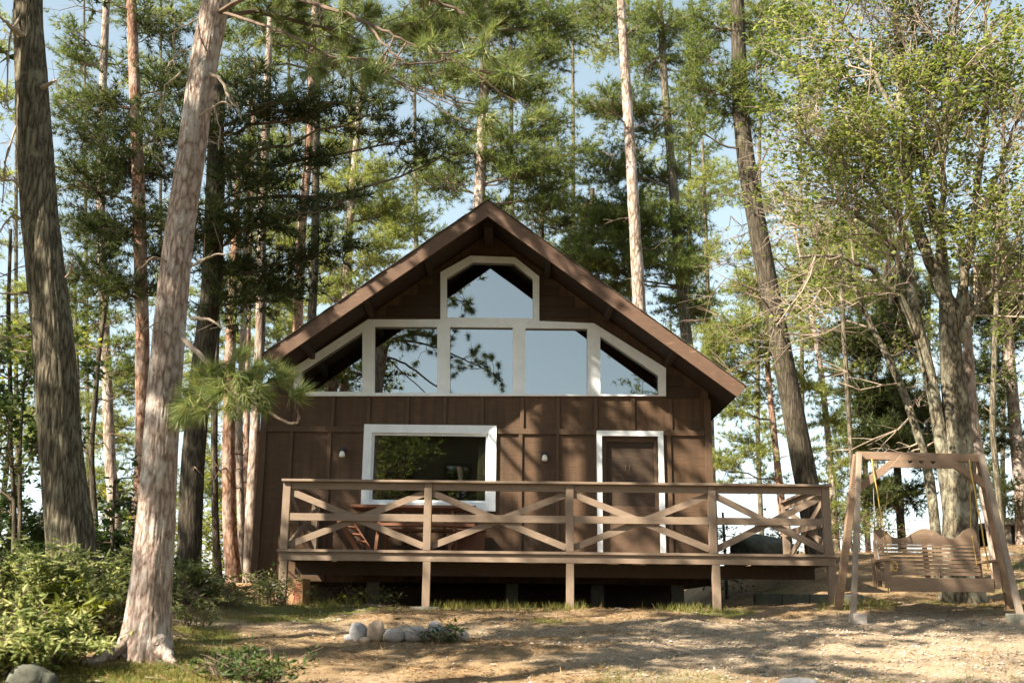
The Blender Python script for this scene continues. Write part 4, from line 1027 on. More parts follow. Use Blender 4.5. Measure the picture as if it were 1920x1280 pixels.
pine('thick dark pine leaning over the deck end beside the cabin', 21.5, [(1384, 60, 30), (1388, 200, 33), (1398, 300, 36), (1430, 480, 39), (1470, 680, 43), (1504, 860, 47), (1530, 1000, 52), (1540, 1040, 60)],
     [(1340, 55, 80, 50), (1335, 175, 70, 55), (1395, 205, 80, 42), (1310, 110, 50, 40, .7), (1430, 120, 70, 50, .8), (1470, 40, 70, 50, .8), (1300, 240, 45, 30, .6), (1440, 210, 60, 30, .7)],
     'b_dark', 'n_mid', top=2.2, dead=26, dead_len=(1.0, 2.6), dead_z=(5.0, 9.5), sides=24, amp=.04, dens=1.0, ring=.12, group='pines beside the swing')
pine('thin pale pine with scattered tufts beyond the leaning dark trunk', 29.0, [(1500, 480, 8), (1520, 580, 10), (1540, 700, 12), (1556, 850, 14), (1568, 1020, 16)],
     [(1560, 500, 60, 40, .8), (1600, 560, 60, 40, .7), (1540, 640, 50, 40, .7), (1500, 540, 50, 40, .7), (1590, 700, 45, 36, .6), (1560, 790, 50, 36, .6), (1600, 860, 45, 45, .7), (1590, 960, 45, 45, .8), (1640, 930, 40, 36, .6), (1545, 900, 30, 40, .5), (1500, 720, 40, 36, .6), (1620, 640, 45, 40, .7)], 'b_pale', 'n_light', top=2, dead=16, dens=2.1, group='pines beside the swing')
pine('thin orange pine visible through the end bay of the deck railing', 28.0, [(1432, 560, 9), (1440, 700, 12), (1452, 820, 14), (1464, 930, 16), (1474, 1040, 18)],
     [(1380, 620, 60, 45, .8), (1410, 540, 50, 36, .8), (1360, 760, 45, 45, .6), (1400, 840, 50, 45, .5), (1350, 880, 35, 40, .6), (1440, 660, 50, 40, .7), (1370, 690, 40, 30, .8), (1340, 650, 30, 36), (1420, 740, 45, 36, .5), (1430, 900, 36, 26, .4)], 'b_pink', 'n_light', top=2, dead=18, dens=1.9, group='pines beside the swing')
pine('dense dark pine low behind the swing beam', 26.0, [(1668, 560, 11), (1672, 680, 13), (1680, 840, 15), (1690, 1000, 17)],
     [(1665, 640, 70, 50), (1640, 740, 60, 36), (1700, 770, 80, 42), (1650, 825, 60, 36), (1740, 850, 60, 30), (1600, 640, 45, 36, .8), (1640, 920, 36, 26, .7), (1700, 930, 40, 26, .7), (1690, 560, 50, 40)], 'b_dark', 'n_dark', dens=4.2, top=1, group='pines beside the swing')
pine('pinkish pine at the picture edge above the dark shelter', 25.0, [(1880, 520, 20), (1890, 640, 22), (1900, 760, 24), (1912, 900, 27), (1920, 1030, 30)],
     [(1880, 600, 50, 60), (1900, 500, 50, 60), (1860, 700, 36, 40, .7), (1890, 830, 36, 36, .6), (1850, 560, 50, 50), (1870, 930, 40, 30, .6), (1850, 780, 36, 40, .6)], 'b_pale', 'n_dark', dens=3.2, top=2.5, dead=6, group='pines beside the swing')
pine('distant bright pine filling the gap between the deck end and the maple', 38.0, [(1606, 430, 8), (1612, 600, 10), (1620, 800, 11), (1626, 1000, 12)], [(1610, 470, 70, 50), (1570, 540, 60, 45), (1640, 560, 60, 45), (1520, 480, 50, 45, .8), (1560, 430, 60, 45), (1500, 600, 45, 40, .7), (1660, 460, 60, 50)], 'b_pink', 'n_light', top=2, dens=1.1, group='distant pines')
pine('distant sunny pine high between the roof slope and the leaning trunk', 40.0, [(1320, 350, 8), (1326, 520, 10), (1330, 700, 12)], [(1320, 600, 40, 50, .8), (1340, 700, 40, 50, .8), (1310, 400, 30, 40, .6), (1322, 330, 45, 45, .8), (1330, 480, 40, 40, .5)], 'b_grey', 'n_light', top=2, group='distant pines')
pine('distant pine of light needles between the thick trunks', 36.0, [(140, 560, 7), (146, 720, 8), (150, 900, 10)], [(150, 640, 40, 40, .7), (190, 760, 45, 40, .5), (120, 780, 40, 36, .4), (250, 720, 45, 45, .9), (220, 820, 45, 40, .9), (60, 820, 50, 50, .8), (150, 900, 50, 40, .8), (230, 920, 45, 40, .8), (30, 640, 50, 50, .8)], 'b_grey', 'n_light', top=1, dead=10, dens=1.6, group='distant pines')
pine('distant pine showing behind the thin trunks at the cabin corner', 38.0, [(520, 380, 8), (522, 560, 9), (524, 800, 10)], [(520, 460, 50, 40, .8), (500, 580, 45, 40, .8), (450, 650, 40, 36, .6), (540, 620, 36, 30), (430, 740, 45, 40, .9), (470, 840, 45, 45, .9), (390, 880, 45, 45, .8), (440, 950, 45, 40, .8), (380, 700, 40, 40, .7)], 'b_grey', 'n_light', top=1, dead=8, dens=1.5, group='distant pines')
pine('feathery pine at the top between the foreground pine and the roof', 24.0, [(600, -60, 10), (598, 60, 12), (594, 200, 14), (590, 500, 18)], [(470, 50, 70, 50, .9), (560, 110, 60, 36, .8), (640, 90, 60, 40, .6), (520, 30, 70, 40, .8), (660, 20, 60, 36, .6), (430, 110, 40, 50, .8), (700, 170, 45, 26, .5)], 'b_dark', 'n_mid', top=1.5, dead=10, group='pines behind the roof')

for lab, px, Y, ys, lm in (
    ('distant pine at the picture edge beyond the furrowed trunk', 30, 40, (60, 200, 330, 450, 560, 660, 760), 'n_light'), ('distant pine beyond the gap between the two foreground trunks', 165, 44, (20, 120, 330, 470, 600, 720, 830, 900), 'n_mid'),
    ('distant pine behind the straight brown pine', 300, 42, (30, 150, 300, 420, 560, 690, 800, 900), 'n_light'), ('distant pine behind the dark thick trunk', 400, 45, (30, 160, 330, 520, 650, 800, 930), 'n_mid'),
    ('distant pine behind the two-tone pine', 545, 43, (20, 110, 260, 350, 430, 520, 590), 'n_light'), ('distant pine behind the sunny yellow foliage', 655, 46, (40, 130, 250, 300, 400, 500), 'n_light'),
    ('distant pine between the yellow foliage and the roof peak pine', 780, 44, (10, 80, 150, 330, 400, 460), 'n_mid'), ('distant pine beyond the roof peak', 960, 46, (20, 90, 180, 260, 330, 400), 'n_light'),
    ('distant pine by the open patch of sky over the roof', 1075, 45, (10, 60, 270, 350, 420, 480), 'n_mid'), ('distant pine behind the pale straight pine', 1180, 47, (20, 80, 220, 300, 380, 470, 540), 'n_light'),
    ('distant pine behind the mossy pine', 1290, 46, (20, 90, 180, 290, 380, 470, 560, 640), 'n_mid'), ('distant pine behind the leaning dark trunk', 1420, 43, (20, 100, 330, 480, 590, 690, 790), 'n_light'),
    ('distant pine between the leaning trunk and the fine-leaved tree', 1505, 46, (40, 150, 400, 540, 640, 740, 850), 'n_mid'), ('distant pine behind the bare broken tree', 1640, 44, (420, 500, 600, 700, 800), 'n_light'),
    ('distant pine behind the stout mossy tree', 1740, 46, (420, 520, 620, 700, 800), 'n_mid'), ('distant pine above the dark shelter roof', 1880, 44, (400, 500, 640, 740, 830, 910), 'n_light')):
    rr = random.Random(px)
    pine(lab, Y, [(px + rr.uniform(-8, 8), ys[0] - 30, 5), (px, ys[-1], 10), (px + 4, ys[-1] + 120, 11)], [(px + rr.uniform(-55, 55), y, rr.uniform(48, 80), rr.uniform(34, 52), rr.uniform(.18, .36)) for y in ys], 'b_grey', lm, top=1, dead=4, group='distant pines', width=.032, length=.26, K=9, sides=8, twig=.5, ring=.6)

# ================================================================== broadleaf trees
def grow(tw, lv, p, d, L, r, lev, rng, leafn, up=.12, spread=.7, wob=.16):
    n = 5 if lev > 0 else 4
    pts = [np.asarray(p, float)]; dd = d.copy()
    for k in range(n - 1):
        dd = unit(dd + rng.normal(size=3) * wob + np.array([0, 0, up * .4])); pts.append(pts[-1] + dd * L / (n - 1))
    pts = np.array(pts); tw.tube(pts, np.linspace(r, r * .45, n), 6 if lev > 1 else 4 if lev == 1 else 3)
    if lev == 0:
        for k in range(leafn):
            t = rng.uniform(.15, 1.05) * (n - 1); i = min(n - 2, int(t)); lv.append(pts[i] + (pts[i + 1] - pts[i]) * (t - i) + rng.normal(size=3) * .06)
        return
    nc = {3: 7, 2: 7, 1: 6}[lev]
    for k in range(nc):
        t = (.3 + .7 * (k + rng.random()) / nc) * (n - 1); i = min(n - 2, int(t)); q = pts[i] + (pts[i + 1] - pts[i]) * (t - i)
        tan = unit(pts[i + 1] - pts[i]); s = rng.normal(size=3); s = unit(s - tan * np.dot(s, tan))
        grow(tw, lv, q, unit(tan * rng.uniform(.5, 1) + s * spread * rng.uniform(.6, 1.3) + np.array([0, 0, up])), L * rng.uniform(.42, .68), r * .45, lev - 1, rng, leafn, up, spread, wob)

rng = np.random.default_rng(77); YM = 17.2
mp = thing('maple', 'stout mossy tree forking into many stems behind the swing', 'tree', tuple(P(1800, 1130, YM)))
g = Geo(); tw = Geo(); lv = []
def stem(pix, Y=YM, ground=False, sides=28, **kw):
    pts, rad = pixel_trunk(Y, pix)
    if ground: to_ground(pts, rad)
    return trunk_geo(g, pts, rad, sides * 2, .06, .05, (3.5, 1.2), rng.uniform(0, 50), fine=.03, **kw)
m1 = stem([(1776, 560, 32), (1780, 610, 40), (1786, 700, 47), (1795, 800, 55), (1800, 900, 62), (1800, 1000, 68), (1802, 1080, 74), (1804, 1130, 82)], ground=True, flare=.16)
m2 = stem([(1704, 520, 18), (1714, 580, 23), (1726, 640, 25), (1746, 710, 26), (1761, 800, 26), (1774, 900, 28), (1786, 1000, 30), (1794, 1080, 30)])
stem([(1836, 830, 27, .4), (1845, 900, 28, .4), (1856, 960, 28, .4), (1868, 1016, 30, .4), (1880, 1100, 32, .4)], ground=True) if False else None
limbs = [([(1776, 570, 30), (1740, 480, 24), (1706, 380, 21), (1690, 250, 20), (1688, 100, 18), (1672, -60, 14)], .0),
         ([(1780, 600, 26), (1770, 500, 20), (1735, 330, 17), (1700, 160, 15), (1680, 20, 12)], .5),
         ([(1790, 620, 28), (1806, 540, 21), (1826, 430, 17), (1836, 320, 14), (1850, 180, 12), (1860, 40, 9)], -.5),
         ([(1795, 640, 24), (1830, 580, 16), (1870, 540, 12), (1910, 490, 9)], -.4),
         ([(1716, 570, 22), (1690, 500, 16), (1650, 430, 13), (1590, 390, 10), (1540, 370, 7)], .3),
         ([(1712, 550, 18), (1700, 440, 14), (1660, 330, 12), (1620, 220, 10), (1580, 120, 8)], .8),
         ([(1725, 640, 18), (1690, 560, 14), (1640, 510, 12), (1570, 480, 9), (1500, 480, 6)], -.5),
         ([(1760, 520, 16), (1765, 400, 13), (1770, 280, 11), (1780, 120, 9), (1800, -20, 7)], -.9),
         ([(1700, 440, 12), (1640, 350, 10), (1560, 290, 8), (1490, 260, 6)], .2),
         ([(1836, 400, 11), (1870, 330, 9), (1900, 240, 7), (1940, 160, 6)], -.6),
         ([(1690, 240, 12), (1640, 140, 10), (1590, 60, 8), (1540, -30, 6)], .4),
         ([(1735, 330, 12), (1770, 220, 9), (1820, 110, 8), (1880, 20, 6)], .6)]
for pix, dy in limbs:
    pts, rad = pixel_trunk(YM, [(a, b, w, dy * i / (len(pix) - 1)) for i, (a, b, w) in enumerate(pix)])
    pts = np.array(pts); t = np.linspace(0, 1, len(pts)); tt = np.linspace(0, 1, len(pts) * 4)
    l = np.stack([np.interp(tt, t, pts[:, i]) for i in range(3)], 1) + rng.normal(size=(len(tt), 3)) * .012
    g.tube(l, np.interp(tt, t, rad) * (1 + .08 * rng.normal(size=len(tt))), 10)
    for k in range(13):
        i = int((.3 + .7 * rng.random()) * (len(l) - 2)); tan = unit(l[i + 1] - l[i]); s = rng.normal(size=3); s = unit(s - tan * np.dot(s, tan))
        grow(tw, lv, l[i], unit(tan * .6 + s * .9 + [0, 0, .1]), rng.uniform(.8, 1.8), .016, 2, rng, 8)
obj('trunk', g, M['b_maple'], mp, smooth=True)
lv = np.array(lv); keep = lv[(rng.random(len(lv)) < np.where(lv[:, 2] > 5.2, .82, .45)) & (vnoise(lv * .95 + 3) + .45 * vnoise(lv * 2.6) > -.16)]
g = Geo(); add_leaves(g, keep, rng, .086, flat=.72); obj('crown', g, M['l_maple'], mp); obj('branches', tw, M['deadtwig'], mp)
print('maple leaves', len(keep))

pine('smooth pinkish leaning trunk tucked behind the stout mossy tree', 19.0, [(1818, 700, 22), (1826, 820, 25), (1845, 900, 27), (1856, 960, 28), (1868, 1020, 30)], [], 'b_pale', top=2.5, dead=3, name='leaning_trunk', group=None, dens=.5)
pine('thin broken bare tree leaning beside the stout mossy tree', 19.0, [(1600, 530, 9), (1622, 590, 11), (1660, 660, 15), (1690, 720, 17), (1716, 800, 17), (1742, 880, 20), (1760, 1050, 22)], [], 'b_maple', top=.8, dead=16, dead_len=(.8, 2.2), name='bare_tree', group=None)

def broadleaf(name, label, Y, stems, leaf_m, n_br, L, leafn, size, cat='tree', group=None, bark_m='b_grey', lev=2, zmin=.25, keep=1.0, droop=0.0):
    SEED[0] += 1; r = np.random.default_rng(SEED[0]); tg, tw, lv = Geo(), Geo(), []
    root = None
    for pix in stems:
        pts, rad = pixel_trunk(Y, pix); to_ground(pts, rad, .1)
        if root is None:
            lo = min(pts, key=lambda q: q[2]); root = thing(name, label, cat, (lo[0], lo[1], float(ground_z(lo[0], lo[1]))), group)
        l = trunk_geo(tg, pts, rad, 8, .15, .05, seed=SEED[0])
        for k in range(n_br):
            i = int(len(l) * (zmin + (1 - zmin) * r.random()) * .999); az = r.uniform(0, 6.28)
            grow(tw, lv, l[i], unit(np.array([math.cos(az), math.sin(az), r.uniform(-.1, .8)])), L * r.uniform(.6, 1.2), .012, lev, r, leafn, up=.1 - droop)
    lv = np.array(lv); lv = lv[(r.random(len(lv)) < keep) & (vnoise(lv * 1.1 + SEED[0]) > -.25)]
    g = Geo(); add_leaves(g, lv, r, size); obj('trunk', tg, M[bark_m], root, smooth=True); obj('branches', tw, M['twig'], root); obj('crown', g, M[leaf_m], root)
    return root
broadleaf('sapling', 'leafy dark sapling with two thin stems in front of the furrowed trunk', 13.6, [[(20, 690, 6), (18, 800, 8), (24, 900, 9), (30, 1010, 11)], [(52, 660, 5), (40, 760, 7), (36, 900, 9), (40, 1020, 10)]], 'l_dark', 9, .8, 6, .085, 'sapling', 'leafy saplings', 'b_dark', zmin=.3)
broadleaf('sapling', 'young maple sapling with hand-sized dark leaves between the two thick trunks', 14.5, [[(215, 900, 6), (212, 960, 7), (210, 1060, 8)]], 'l_dark', 9, .55, 6, .11, 'sapling', 'leafy saplings', 'b_dark', lev=1)
broadleaf('sapling', 'sunlit yellow green sapling at the very edge behind the furrowed trunk', 19.0, [[(20, 430, 7), (15, 600, 9), (22, 800, 11)], [(-30, 480, 7), (-10, 700, 9)]], 'l_yellow', 10, 1.1, 6, .09, 'sapling', 'leafy saplings', 'b_dark')
broadleaf('broadleaf_tree', 'light leafy tree with fine foliage beyond the stout mossy tree', 24.0, [[(1885, 100, 7), (1880, 300, 9), (1870, 520, 11), (1860, 800, 13)]], 'l_maple', 26, 2.0, 6, .09, 'tree', None, 'b_grey', keep=.9)
broadleaf('broadleaf_tree', 'fine-leaved tree between the leaning dark trunk and the stout mossy tree', 25.0, [[(1560, -20, 5), (1566, 160, 7), (1572, 340, 9), (1580, 600, 10)]], 'l_maple', 22, 1.7, 6, .085, 'tree', None, 'b_grey', keep=.8)
broadleaf('shrub', 'small round shrub seen through the end bay of the deck railing', 22.0, [[(1355, 960, 5), (1360, 1040, 7)], [(1480, 985, 5), (1486, 1040, 6)]], 'l_dark', 14, .55, 6, .07, 'shrub', 'shrubs behind the deck', 'b_dark', lev=1, zmin=.05)
broadleaf('shrub', 'bushy green shrub on the crest behind the swing legs nearest the deck', 25.5, [[(1590, 980, 5), (1600, 1045, 7)], [(1640, 990, 5), (1645, 1050, 6)]], 'l_maple', 14, .8, 6, .07, 'shrub', 'shrubs behind the deck', 'b_dark', lev=1, zmin=.05)

for lab, st, Y, lm in (('light shrub far behind between the red pine and the dark thick trunk', [[(335, 1010, 5), (340, 1090, 7)], [(300, 990, 5), (308, 1090, 7)]], 27.0, 'l_yellow'), ('light shrub far behind the thin pines at the cabin corner', [[(400, 985, 5), (404, 1080, 7)], [(450, 1000, 5), (455, 1085, 7)]], 28.0, 'l_yellow'),
                       ('yellow shrub far behind the slim pale pine', [[(165, 900, 6), (170, 1040, 8)], [(245, 930, 6), (240, 1050, 8)]], 27.0, 'l_yellow'), ('sunlit leafy tree far behind the gap beside the dark thick trunk', [[(440, 780, 6), (445, 940, 8), (448, 1080, 10)]], 31.0, 'l_yellow')):
    broadleaf('shrub' if 'shrub' in lab else 'broadleaf_tree', lab, Y, st, lm, 24, 1.3, 7, .11, 'shrub' if 'shrub' in lab else 'tree', 'far greenery', 'b_dark', lev=1, zmin=.05)

# ================================================================== undergrowth at the picture's edge
def bush(label, px, py, w, h, Y, nst, leaf_m='l_bush', size=.068, per=100, group='pale undergrowth bushes', name='bush'):
    SEED[0] += 1; r = np.random.default_rng(SEED[0]); q = P(px, py, Y); s = Y / F_PX
    x, y = q[0], Y; gz = float(ground_z(x, y)); root = thing(name, label, 'bush', (x, y, gz), group)
    W, H = w * s / 2, h * s; tw = Geo(); lv = []
    for k in range(nst):
        a = r.uniform(0, 6.28); rr = r.random() ** .5; b = np.array([x + W * .55 * rr * math.cos(a), y + W * .5 * rr * math.sin(a), 0]); b[2] = float(ground_z(b[0], b[1]))
        e = b + np.array([W * .6 * math.cos(a) * rr + r.normal() * .08, W * .5 * math.sin(a) * rr + r.normal() * .08, H * r.uniform(.4, 1.15) * (1 - .35 * rr)])
        l = curve_pts(b, e, 7, -.05, r, .04); tw.tube(l, np.linspace(.007, .002, 7), 4)
        for j in range(5):
            i = r.integers(2, 7); d = unit(np.array([r.normal(), r.normal(), .5])); f = l[i] + d * r.uniform(.10, .32); tw.tube([l[i], (l[i] + f) / 2 + [0, 0, .01], f], [.0035, .003, .002], 3)
            for u in range(per // 5): lv.append(l[i] + (f - l[i]) * r.uniform(.3, 1.1) + r.normal(size=3) * .025)
    lv = np.array(lv); lv = lv[vnoise(lv * 3.1 + SEED[0]) > -.22]; g = Geo(); add_leaves(g, lv, r, size * 1.25, flat=.5, droop=.05, wid=.19); obj('stems', tw, M['twig'], root); obj('foliage', g, M[leaf_m], root)
bush('tall pale bush at the picture edge in front of the saplings', 20, 1130, 250, 160, 10.6, 50)
bush('wide pale bush at the foot of the furrowed trunk', 130, 1150, 240, 140, 10.9, 50)
bush('low pale bush between the mossy rock and the red pine roots', 95, 1235, 170, 70, 9.5, 34, size=.07)
bush('lowest pale bush beside the mossy grey rock', 15, 1240, 150, 110, 9.0, 34, size=.075)
bush('broad-leaved yellow green bush touching the red pine roots', 168, 1190, 110, 80, 10.5, 28, 'l_yellow', .10, group='pale undergrowth bushes')
bush('dark bush in the shade behind the red pine', 235, 1090, 130, 110, 13.0, 34, 'l_dark')
bush('leafy bush behind the red pine beside the dark thick trunk', 350, 1100, 110, 60, 14.0, 30, 'l_bush', .07)
bush('shaded bush at the foot of the slim pale pine', 190, 1040, 150, 130, 16.0, 30, 'l_dark', .09)
bush('shaded bush behind the tall pale bush', 60, 1040, 190, 160, 15.0, 40, 'l_dark', .09)
for lab, px, py, w, h, Y, n, lm in (
    ('bright weed clump at the foot of the end deck post', 505, 1140, 90, 70, 15.0, 16, 'l_bush'), ('low weed clump by the red pine roots', 365, 1165, 90, 60, 12.5, 14, 'l_bush'),
    ('leafy weed between the thin pines and the grass', 420, 1150, 90, 50, 14.2, 14, 'l_bush'), ('small bright weed beside the cardboard box under the deck', 607, 1140, 40, 40, 15.9, 6, 'l_bush'),
    ('yellow green weed under the deck, second from the cardboard box', 655, 1138, 40, 36, 15.8, 6, 'l_yellow'), ('weed under the deck nearest the deck post with the stone footing', 715, 1140, 40, 34, 15.8, 6, 'l_bush'),
    ('dusky weed clump in the grass below the red pine', 410, 1266, 150, 32, 9.3, 18, 'l_dark'), ('small weed clump in the grass in front of the fire ring', 480, 1272, 90, 40, 9.1, 14, 'l_dark'),
    ('green tuft growing among the fire ring stones', 820, 1205, 44, 24, 11.7, 8, 'l_dark')):
    bush(lab, px, py, w, h, Y, n, lm, .06, 26, 'weeds', 'weed')

# grass, fallen needles and pebbles
def scatter(n, fn, rng, x0=-7.5, x1=9.5, y0=7.6, y1=17.5, nearb=1.6):
    x = rng.uniform(x0, x1, n); y = y0 + (y1 - y0) * rng.random(n) ** nearb
    k = rng.random(n) < fn(x, y); x, y = x[k], y[k]
    return np.stack([x, y, ground_z(x, y)], 1)
rng = np.random.default_rng(5)
pos = scatter(150000, lambda x, y: (green_mask(x, y) * (1 - .6 * gravel_mask(x, y))) ** 2 * (1 - .8 * sstep(y, 13.4, 14.4) * sstep(2.8 - x, 0, 1)) * (.25 + .75 * (vnoise(np.stack([x * 1.7, y * 1.7, x * 0 + 3], -1)) > -.05)), rng)
g = Geo(); d = np.array([0, 0, 1.0]) + rng.normal(size=(len(pos), 3)) * .05
v = needles(pos, np.repeat([[0, 0, 1.0]], len(pos), 0), rng, K=3, length=.058, width=.006, spread=.5); g.add(v, tris=np.arange(len(v)).reshape(-1, 3))
ed = [(q, rng.uniform(.5, 1)) for q in ()]
tag(obj('grass', g, M['grass'], at=(0, 9, -.5)), 'short sparse grass in the clearing', 'grass', kind='stuff')
pos = np.concatenate([scatter(46000, lambda x, y: (1 - .75 * gravel_mask(x, y)) * (.35 + .65 * (vnoise(np.stack([x * 2, y * 2, x * 0], -1)) > -.1)), rng), scatter(9000, lambda x, y: 1 + 0 * x, rng, 4, 14, 16, 25, 1.0)])
dirs = rng.normal(size=(len(pos), 3)); dirs[:, 2] *= .12
v = needles(pos + [0, 0, .012], dirs, rng, K=2, length=.075, width=.007, spread=.25); v[:, 2] = np.maximum(v[:, 2], ground_z(v[:, 0], v[:, 1]) + .002)
g = Geo().add(v, tris=np.arange(len(v)).reshape(-1, 3)); tag(obj('fallen_needles', g, M['litter'], at=(0, 9, -.5)), 'fallen brown pine needles over the ground', 'pine needles', kind='stuff')
pos = scatter(60000, lambda x, y: .06 + .94 * gravel_mask(x, y) ** 1.5, rng)
r = .0065 * (1 + rng.random((len(pos), 1)) ** 4 * 2.4)
oc = np.array([[1,0,0],[-1,0,0],[0,1,0],[0,-1,0],[0,0,1],[0,0,-.6]]); tri = np.array([[0,2,4],[2,1,4],[1,3,4],[3,0,4],[2,0,5],[1,2,5],[3,1,5],[0,3,5]])
jit = 1 + rng.normal(size=(len(pos), 6, 1)) * .22
v = pos[:, None, :] + oc[None] * jit * r[:, None, :] * np.array([1.2, 1, .75]) + np.array([0, 0, .003])
g = Geo().add(v.reshape(-1, 3), tris=(np.arange(len(pos))[:, None, None] * 6 + tri[None]).reshape(-1, 3))
tag(obj('gravel', g, M['pebble'], at=(0, 9, -.5)), 'pale gravel on the drive', 'gravel', kind='stuff')
g = Geo()
for k in range(260):
    x, y = rng.uniform(-4, 8), 8 + 8 * rng.random(); a = rng.uniform(0, 3.14); L = rng.uniform(.05, .28)
    t = np.linspace(-.5, .5, 5); l = np.stack([x + t * L * math.cos(a) + rng.normal(size=5) * .008, y + t * L * math.sin(a) + rng.normal(size=5) * .008, 0 * t], 1); l[:, 2] = ground_z(l[:, 0], l[:, 1]) + .012
    g.tube(l, np.linspace(.005, .002, 5) * rng.uniform(.7, 1.8), 4)
tag(obj('fallen_twigs', g, M['deadtwig'], at=(0, 9, -.5)), 'fallen twigs strewn over the clearing', 'twigs', kind='stuff')
# taller grass along the deck edge
def edge_grass(n, rng):
    x = rng.uniform(-3.4, 5.2, n); y = 15.2 + rng.normal(size=n) * .22 - .15 * (x > 2.5)
    w = vnoise(np.stack([x * 1.3, y * 0 + 4, x * 0], -1)); k = rng.random(n) < np.clip(w * 1.6 - .35 + .75 * (x > 2.4), .02, 1)
    return np.stack([x[k], y[k], ground_z(x[k], y[k])], 1)
pos = edge_grass(1300, rng); v = needles(pos, np.repeat([[0, 0, 1.0]], len(pos), 0), rng, K=4, length=.13, width=.007, spread=.4)
tag(obj('tall_grass', Geo().add(v, tris=np.arange(len(v)).reshape(-1, 3)), M['grass'], at=(0, 15, 0)), 'longer grass growing along the deck edge', 'grass', kind='stuff')

# ================================================================== trees outside the frame that shade the place and mirror in the glass
def far_pine(label, x, y, h, c0, R, n, leaf_m='n_mid', step=.22, K=8, width=.03, sub=4, tw_=.42):
    SEED[0] += 1; r = np.random.default_rng(SEED[0]); gz = float(ground_z(x, y))
    root = thing('pine_tree', label, 'tree', (x, y, gz), 'pines behind the photographer')
    tg = Geo(); l = trunk_geo(tg, [(x, y, gz - .1), (x + .1, y, gz + h * .6), (x, y, gz + h)], [.2, .13, .02], 10, .4); obj('trunk', tg, M['b_pink'], root, smooth=True)
    tw, tp, td = Geo(), [], []
    for k in range(n):
        t = r.random(); z = gz + c0 + (h - c0) * t; b0 = at_height(l, z); az = r.uniform(0, 6.28); L = R * (1.1 - .85 * t) * r.uniform(.55, 1.1)
        e = b0 + L * np.array([math.cos(az), math.sin(az), r.uniform(-.1, .35)]); q = curve_pts(b0, e, 6, .05, r); tw.tube(q, np.linspace(.04, .01, 6), 4)
        for j in range(sub): pine_spray(tw, tp, td, q[2 + j // 3], e + r.normal(size=3) * .24 * L, r, twig=tw_, step=step)
    g = Geo(); add_needles(g, tp, td, r, K=K, length=.19, width=width); obj('crown', g, M[leaf_m], root); obj('branches', tw, M['twig'], root); return root
SUN_TO = unit(np.array([-.60, -.435, .672]))
far_pine('dense tall pine outside the picture beyond the furrowed trunk', -10.1, 12.0, 15.5, 6.5, 2.6, 60, step=.13, K=12, width=.05)
far_pine('high-crowned pine outside the picture beyond the furrowed trunk', -6.6, 12.0, 16.4, 12.3, 2.5, 17, step=.13, K=12, width=.05, sub=5)
far_pine('pine outside the picture nearest the undergrowth', -11.5, 5.5, 19, 8, 3.0, 34, step=.14, K=11, width=.05)
far_pine('pine just outside the picture in front of the furrowed trunk', -5.0, 6.2, 14.5, 7.0, 2.4, 26, step=.13, K=12, width=.05, sub=5)
far_pine('pine behind the photographer mirrored in the upper glass', -5.4, 1.5, 19, 5, 2.2, 60)
far_pine('tall pine far behind the photographer', -9.5, -1.0, 20, 5, 3.2, 50, 'n_dark')
far_pine('pine beyond the drive behind the photographer', -16.5, 13.5, 20, 6, 3.2, 50, 'n_dark')
far_pine('low light pine in front of the neighbour house door', -4.2, -5.0, 8.8, 1.2, 2.6, 60, 'n_light')
far_pine('low light pine at the middle of the neighbour house', .2, -6.0, 8.4, 1.0, 2.4, 56, 'n_mid')
far_pine('low light pine at the corner of the neighbour house', 3.6, -4.5, 8.6, 1.0, 2.6, 56, 'n_light')
far_pine('low dark pine at the far corner of the neighbour house', -8.0, -5.5, 10.5, 1.0, 2.8, 56, 'n_dark')

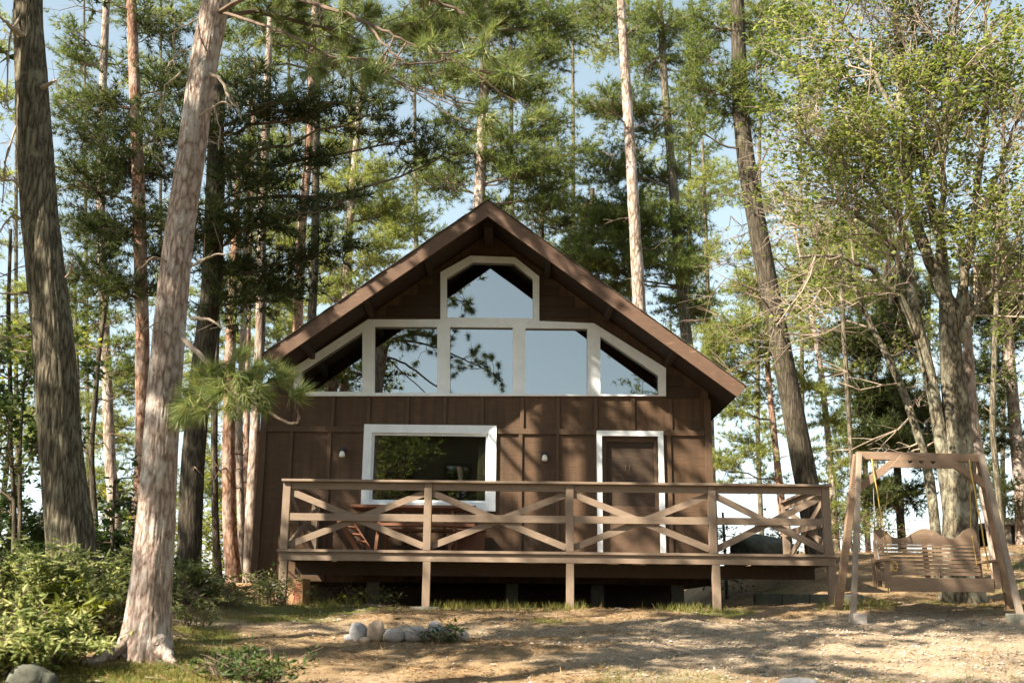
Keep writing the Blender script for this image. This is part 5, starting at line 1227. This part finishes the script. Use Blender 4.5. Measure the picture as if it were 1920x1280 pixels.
def copy_tree(o, label, x, y, rz, k):
    c = o.copy(); C.objects.link(c); c['label'] = label; c.location = (x, y, float(ground_z(x, y))); c.rotation_euler = (0, 0, rz); c.scale = (k, k, k)
    for ch in o.children:
        d = ch.copy(); C.objects.link(d); d.parent = c
big = far_pine('added sky-blocking pine on the far side of the drive', 9.5, 3.5, 21, 3.0, 4.2, 90, step=.2)  # unseen pines added with the copies below to cut sky light on the facade
for lab, x, y, rz, k in (('added sky-blocking pine across the drive facing the swing', 14.0, 9.0, 1.0, 1.0), ('added sky-blocking pine at the foot of the drive', 8.0, -4.0, 2.1, 1.05), ('added sky-blocking pine beside the neighbour house gable', 12.5, -2.0, 3.3, 1.1),
                     ('added sky-blocking pine behind the neighbour house corner', 7.0, -11.0, 4.0, 1.1), ('added sky-blocking pine rising over the neighbour house roof', -7.5, -8.0, 5.0, 1.1), ('added sky-blocking pine in the row behind the drive', 16.5, 3.0, .4, 1.15)):
    copy_tree(big, lab, x, y, rz, k)

# ================================================================== sky, sun, camera
w = bpy.data.worlds.new('World'); sc.world = w; w.use_nodes = True
nt = w.node_tree; bg = nt.nodes['Background']
sk = nt.nodes.new('ShaderNodeTexSky'); sk.sky_type = 'NISHITA'; sk.sun_disc = False
sk.sun_elevation = math.asin(SUN_TO[2]); sk.sun_rotation = math.atan2(SUN_TO[0], SUN_TO[1]); sk.air_density = 1.0; sk.dust_density = .9; sk.ozone_density = 1.0
hs_ = nt.nodes.new('ShaderNodeHueSaturation'); hs_.inputs['Saturation'].default_value = .58; hs_.inputs['Hue'].default_value = .468
nt.links.new(sk.outputs[0], hs_.inputs['Color']); nt.links.new(hs_.outputs[0], bg.inputs[0]); bg.inputs[1].default_value = .07
sl_ = bpy.data.lights.new('sun', 'SUN'); sl_.energy = 5.0; sl_.angle = math.radians(.53); sl_.color = (1.0, .89, .72)
so_ = bpy.data.objects.new('sun', sl_); C.objects.link(so_); so_.rotation_euler = Vector(-SUN_TO).to_track_quat('-Z', 'Y').to_euler(); so_.location = (-10, -10, 30)

cam = bpy.data.cameras.new('camera'); co_ = bpy.data.objects.new('camera', cam); C.objects.link(co_); sc.camera = co_
cam.sensor_width = 36; cam.lens = 36 * F_PX / 1920; cam.clip_end = 5000; cam.clip_start = .05
mw = Matrix.Identity(4)
for i in range(3): mw[i][0] = RX[i]; mw[i][1] = UX[i]; mw[i][2] = -F0[i]
co_.matrix_world = mw
cam.dof.use_dof = True; cam.dof.focus_distance = 17.3; cam.dof.aperture_fstop = 2.0
vs = sc.view_settings; vs.view_transform = 'Standard'; vs.look = 'None'; vs.exposure = 1.95; vs.gamma = 1
sc.cycles.max_bounces = 8; sc.cycles.transparent_max_bounces = 16; sc.cycles.use_denoising = True
print('faces', sum(len(o.data.polygons) for o in sc.objects if o.type == 'MESH'))
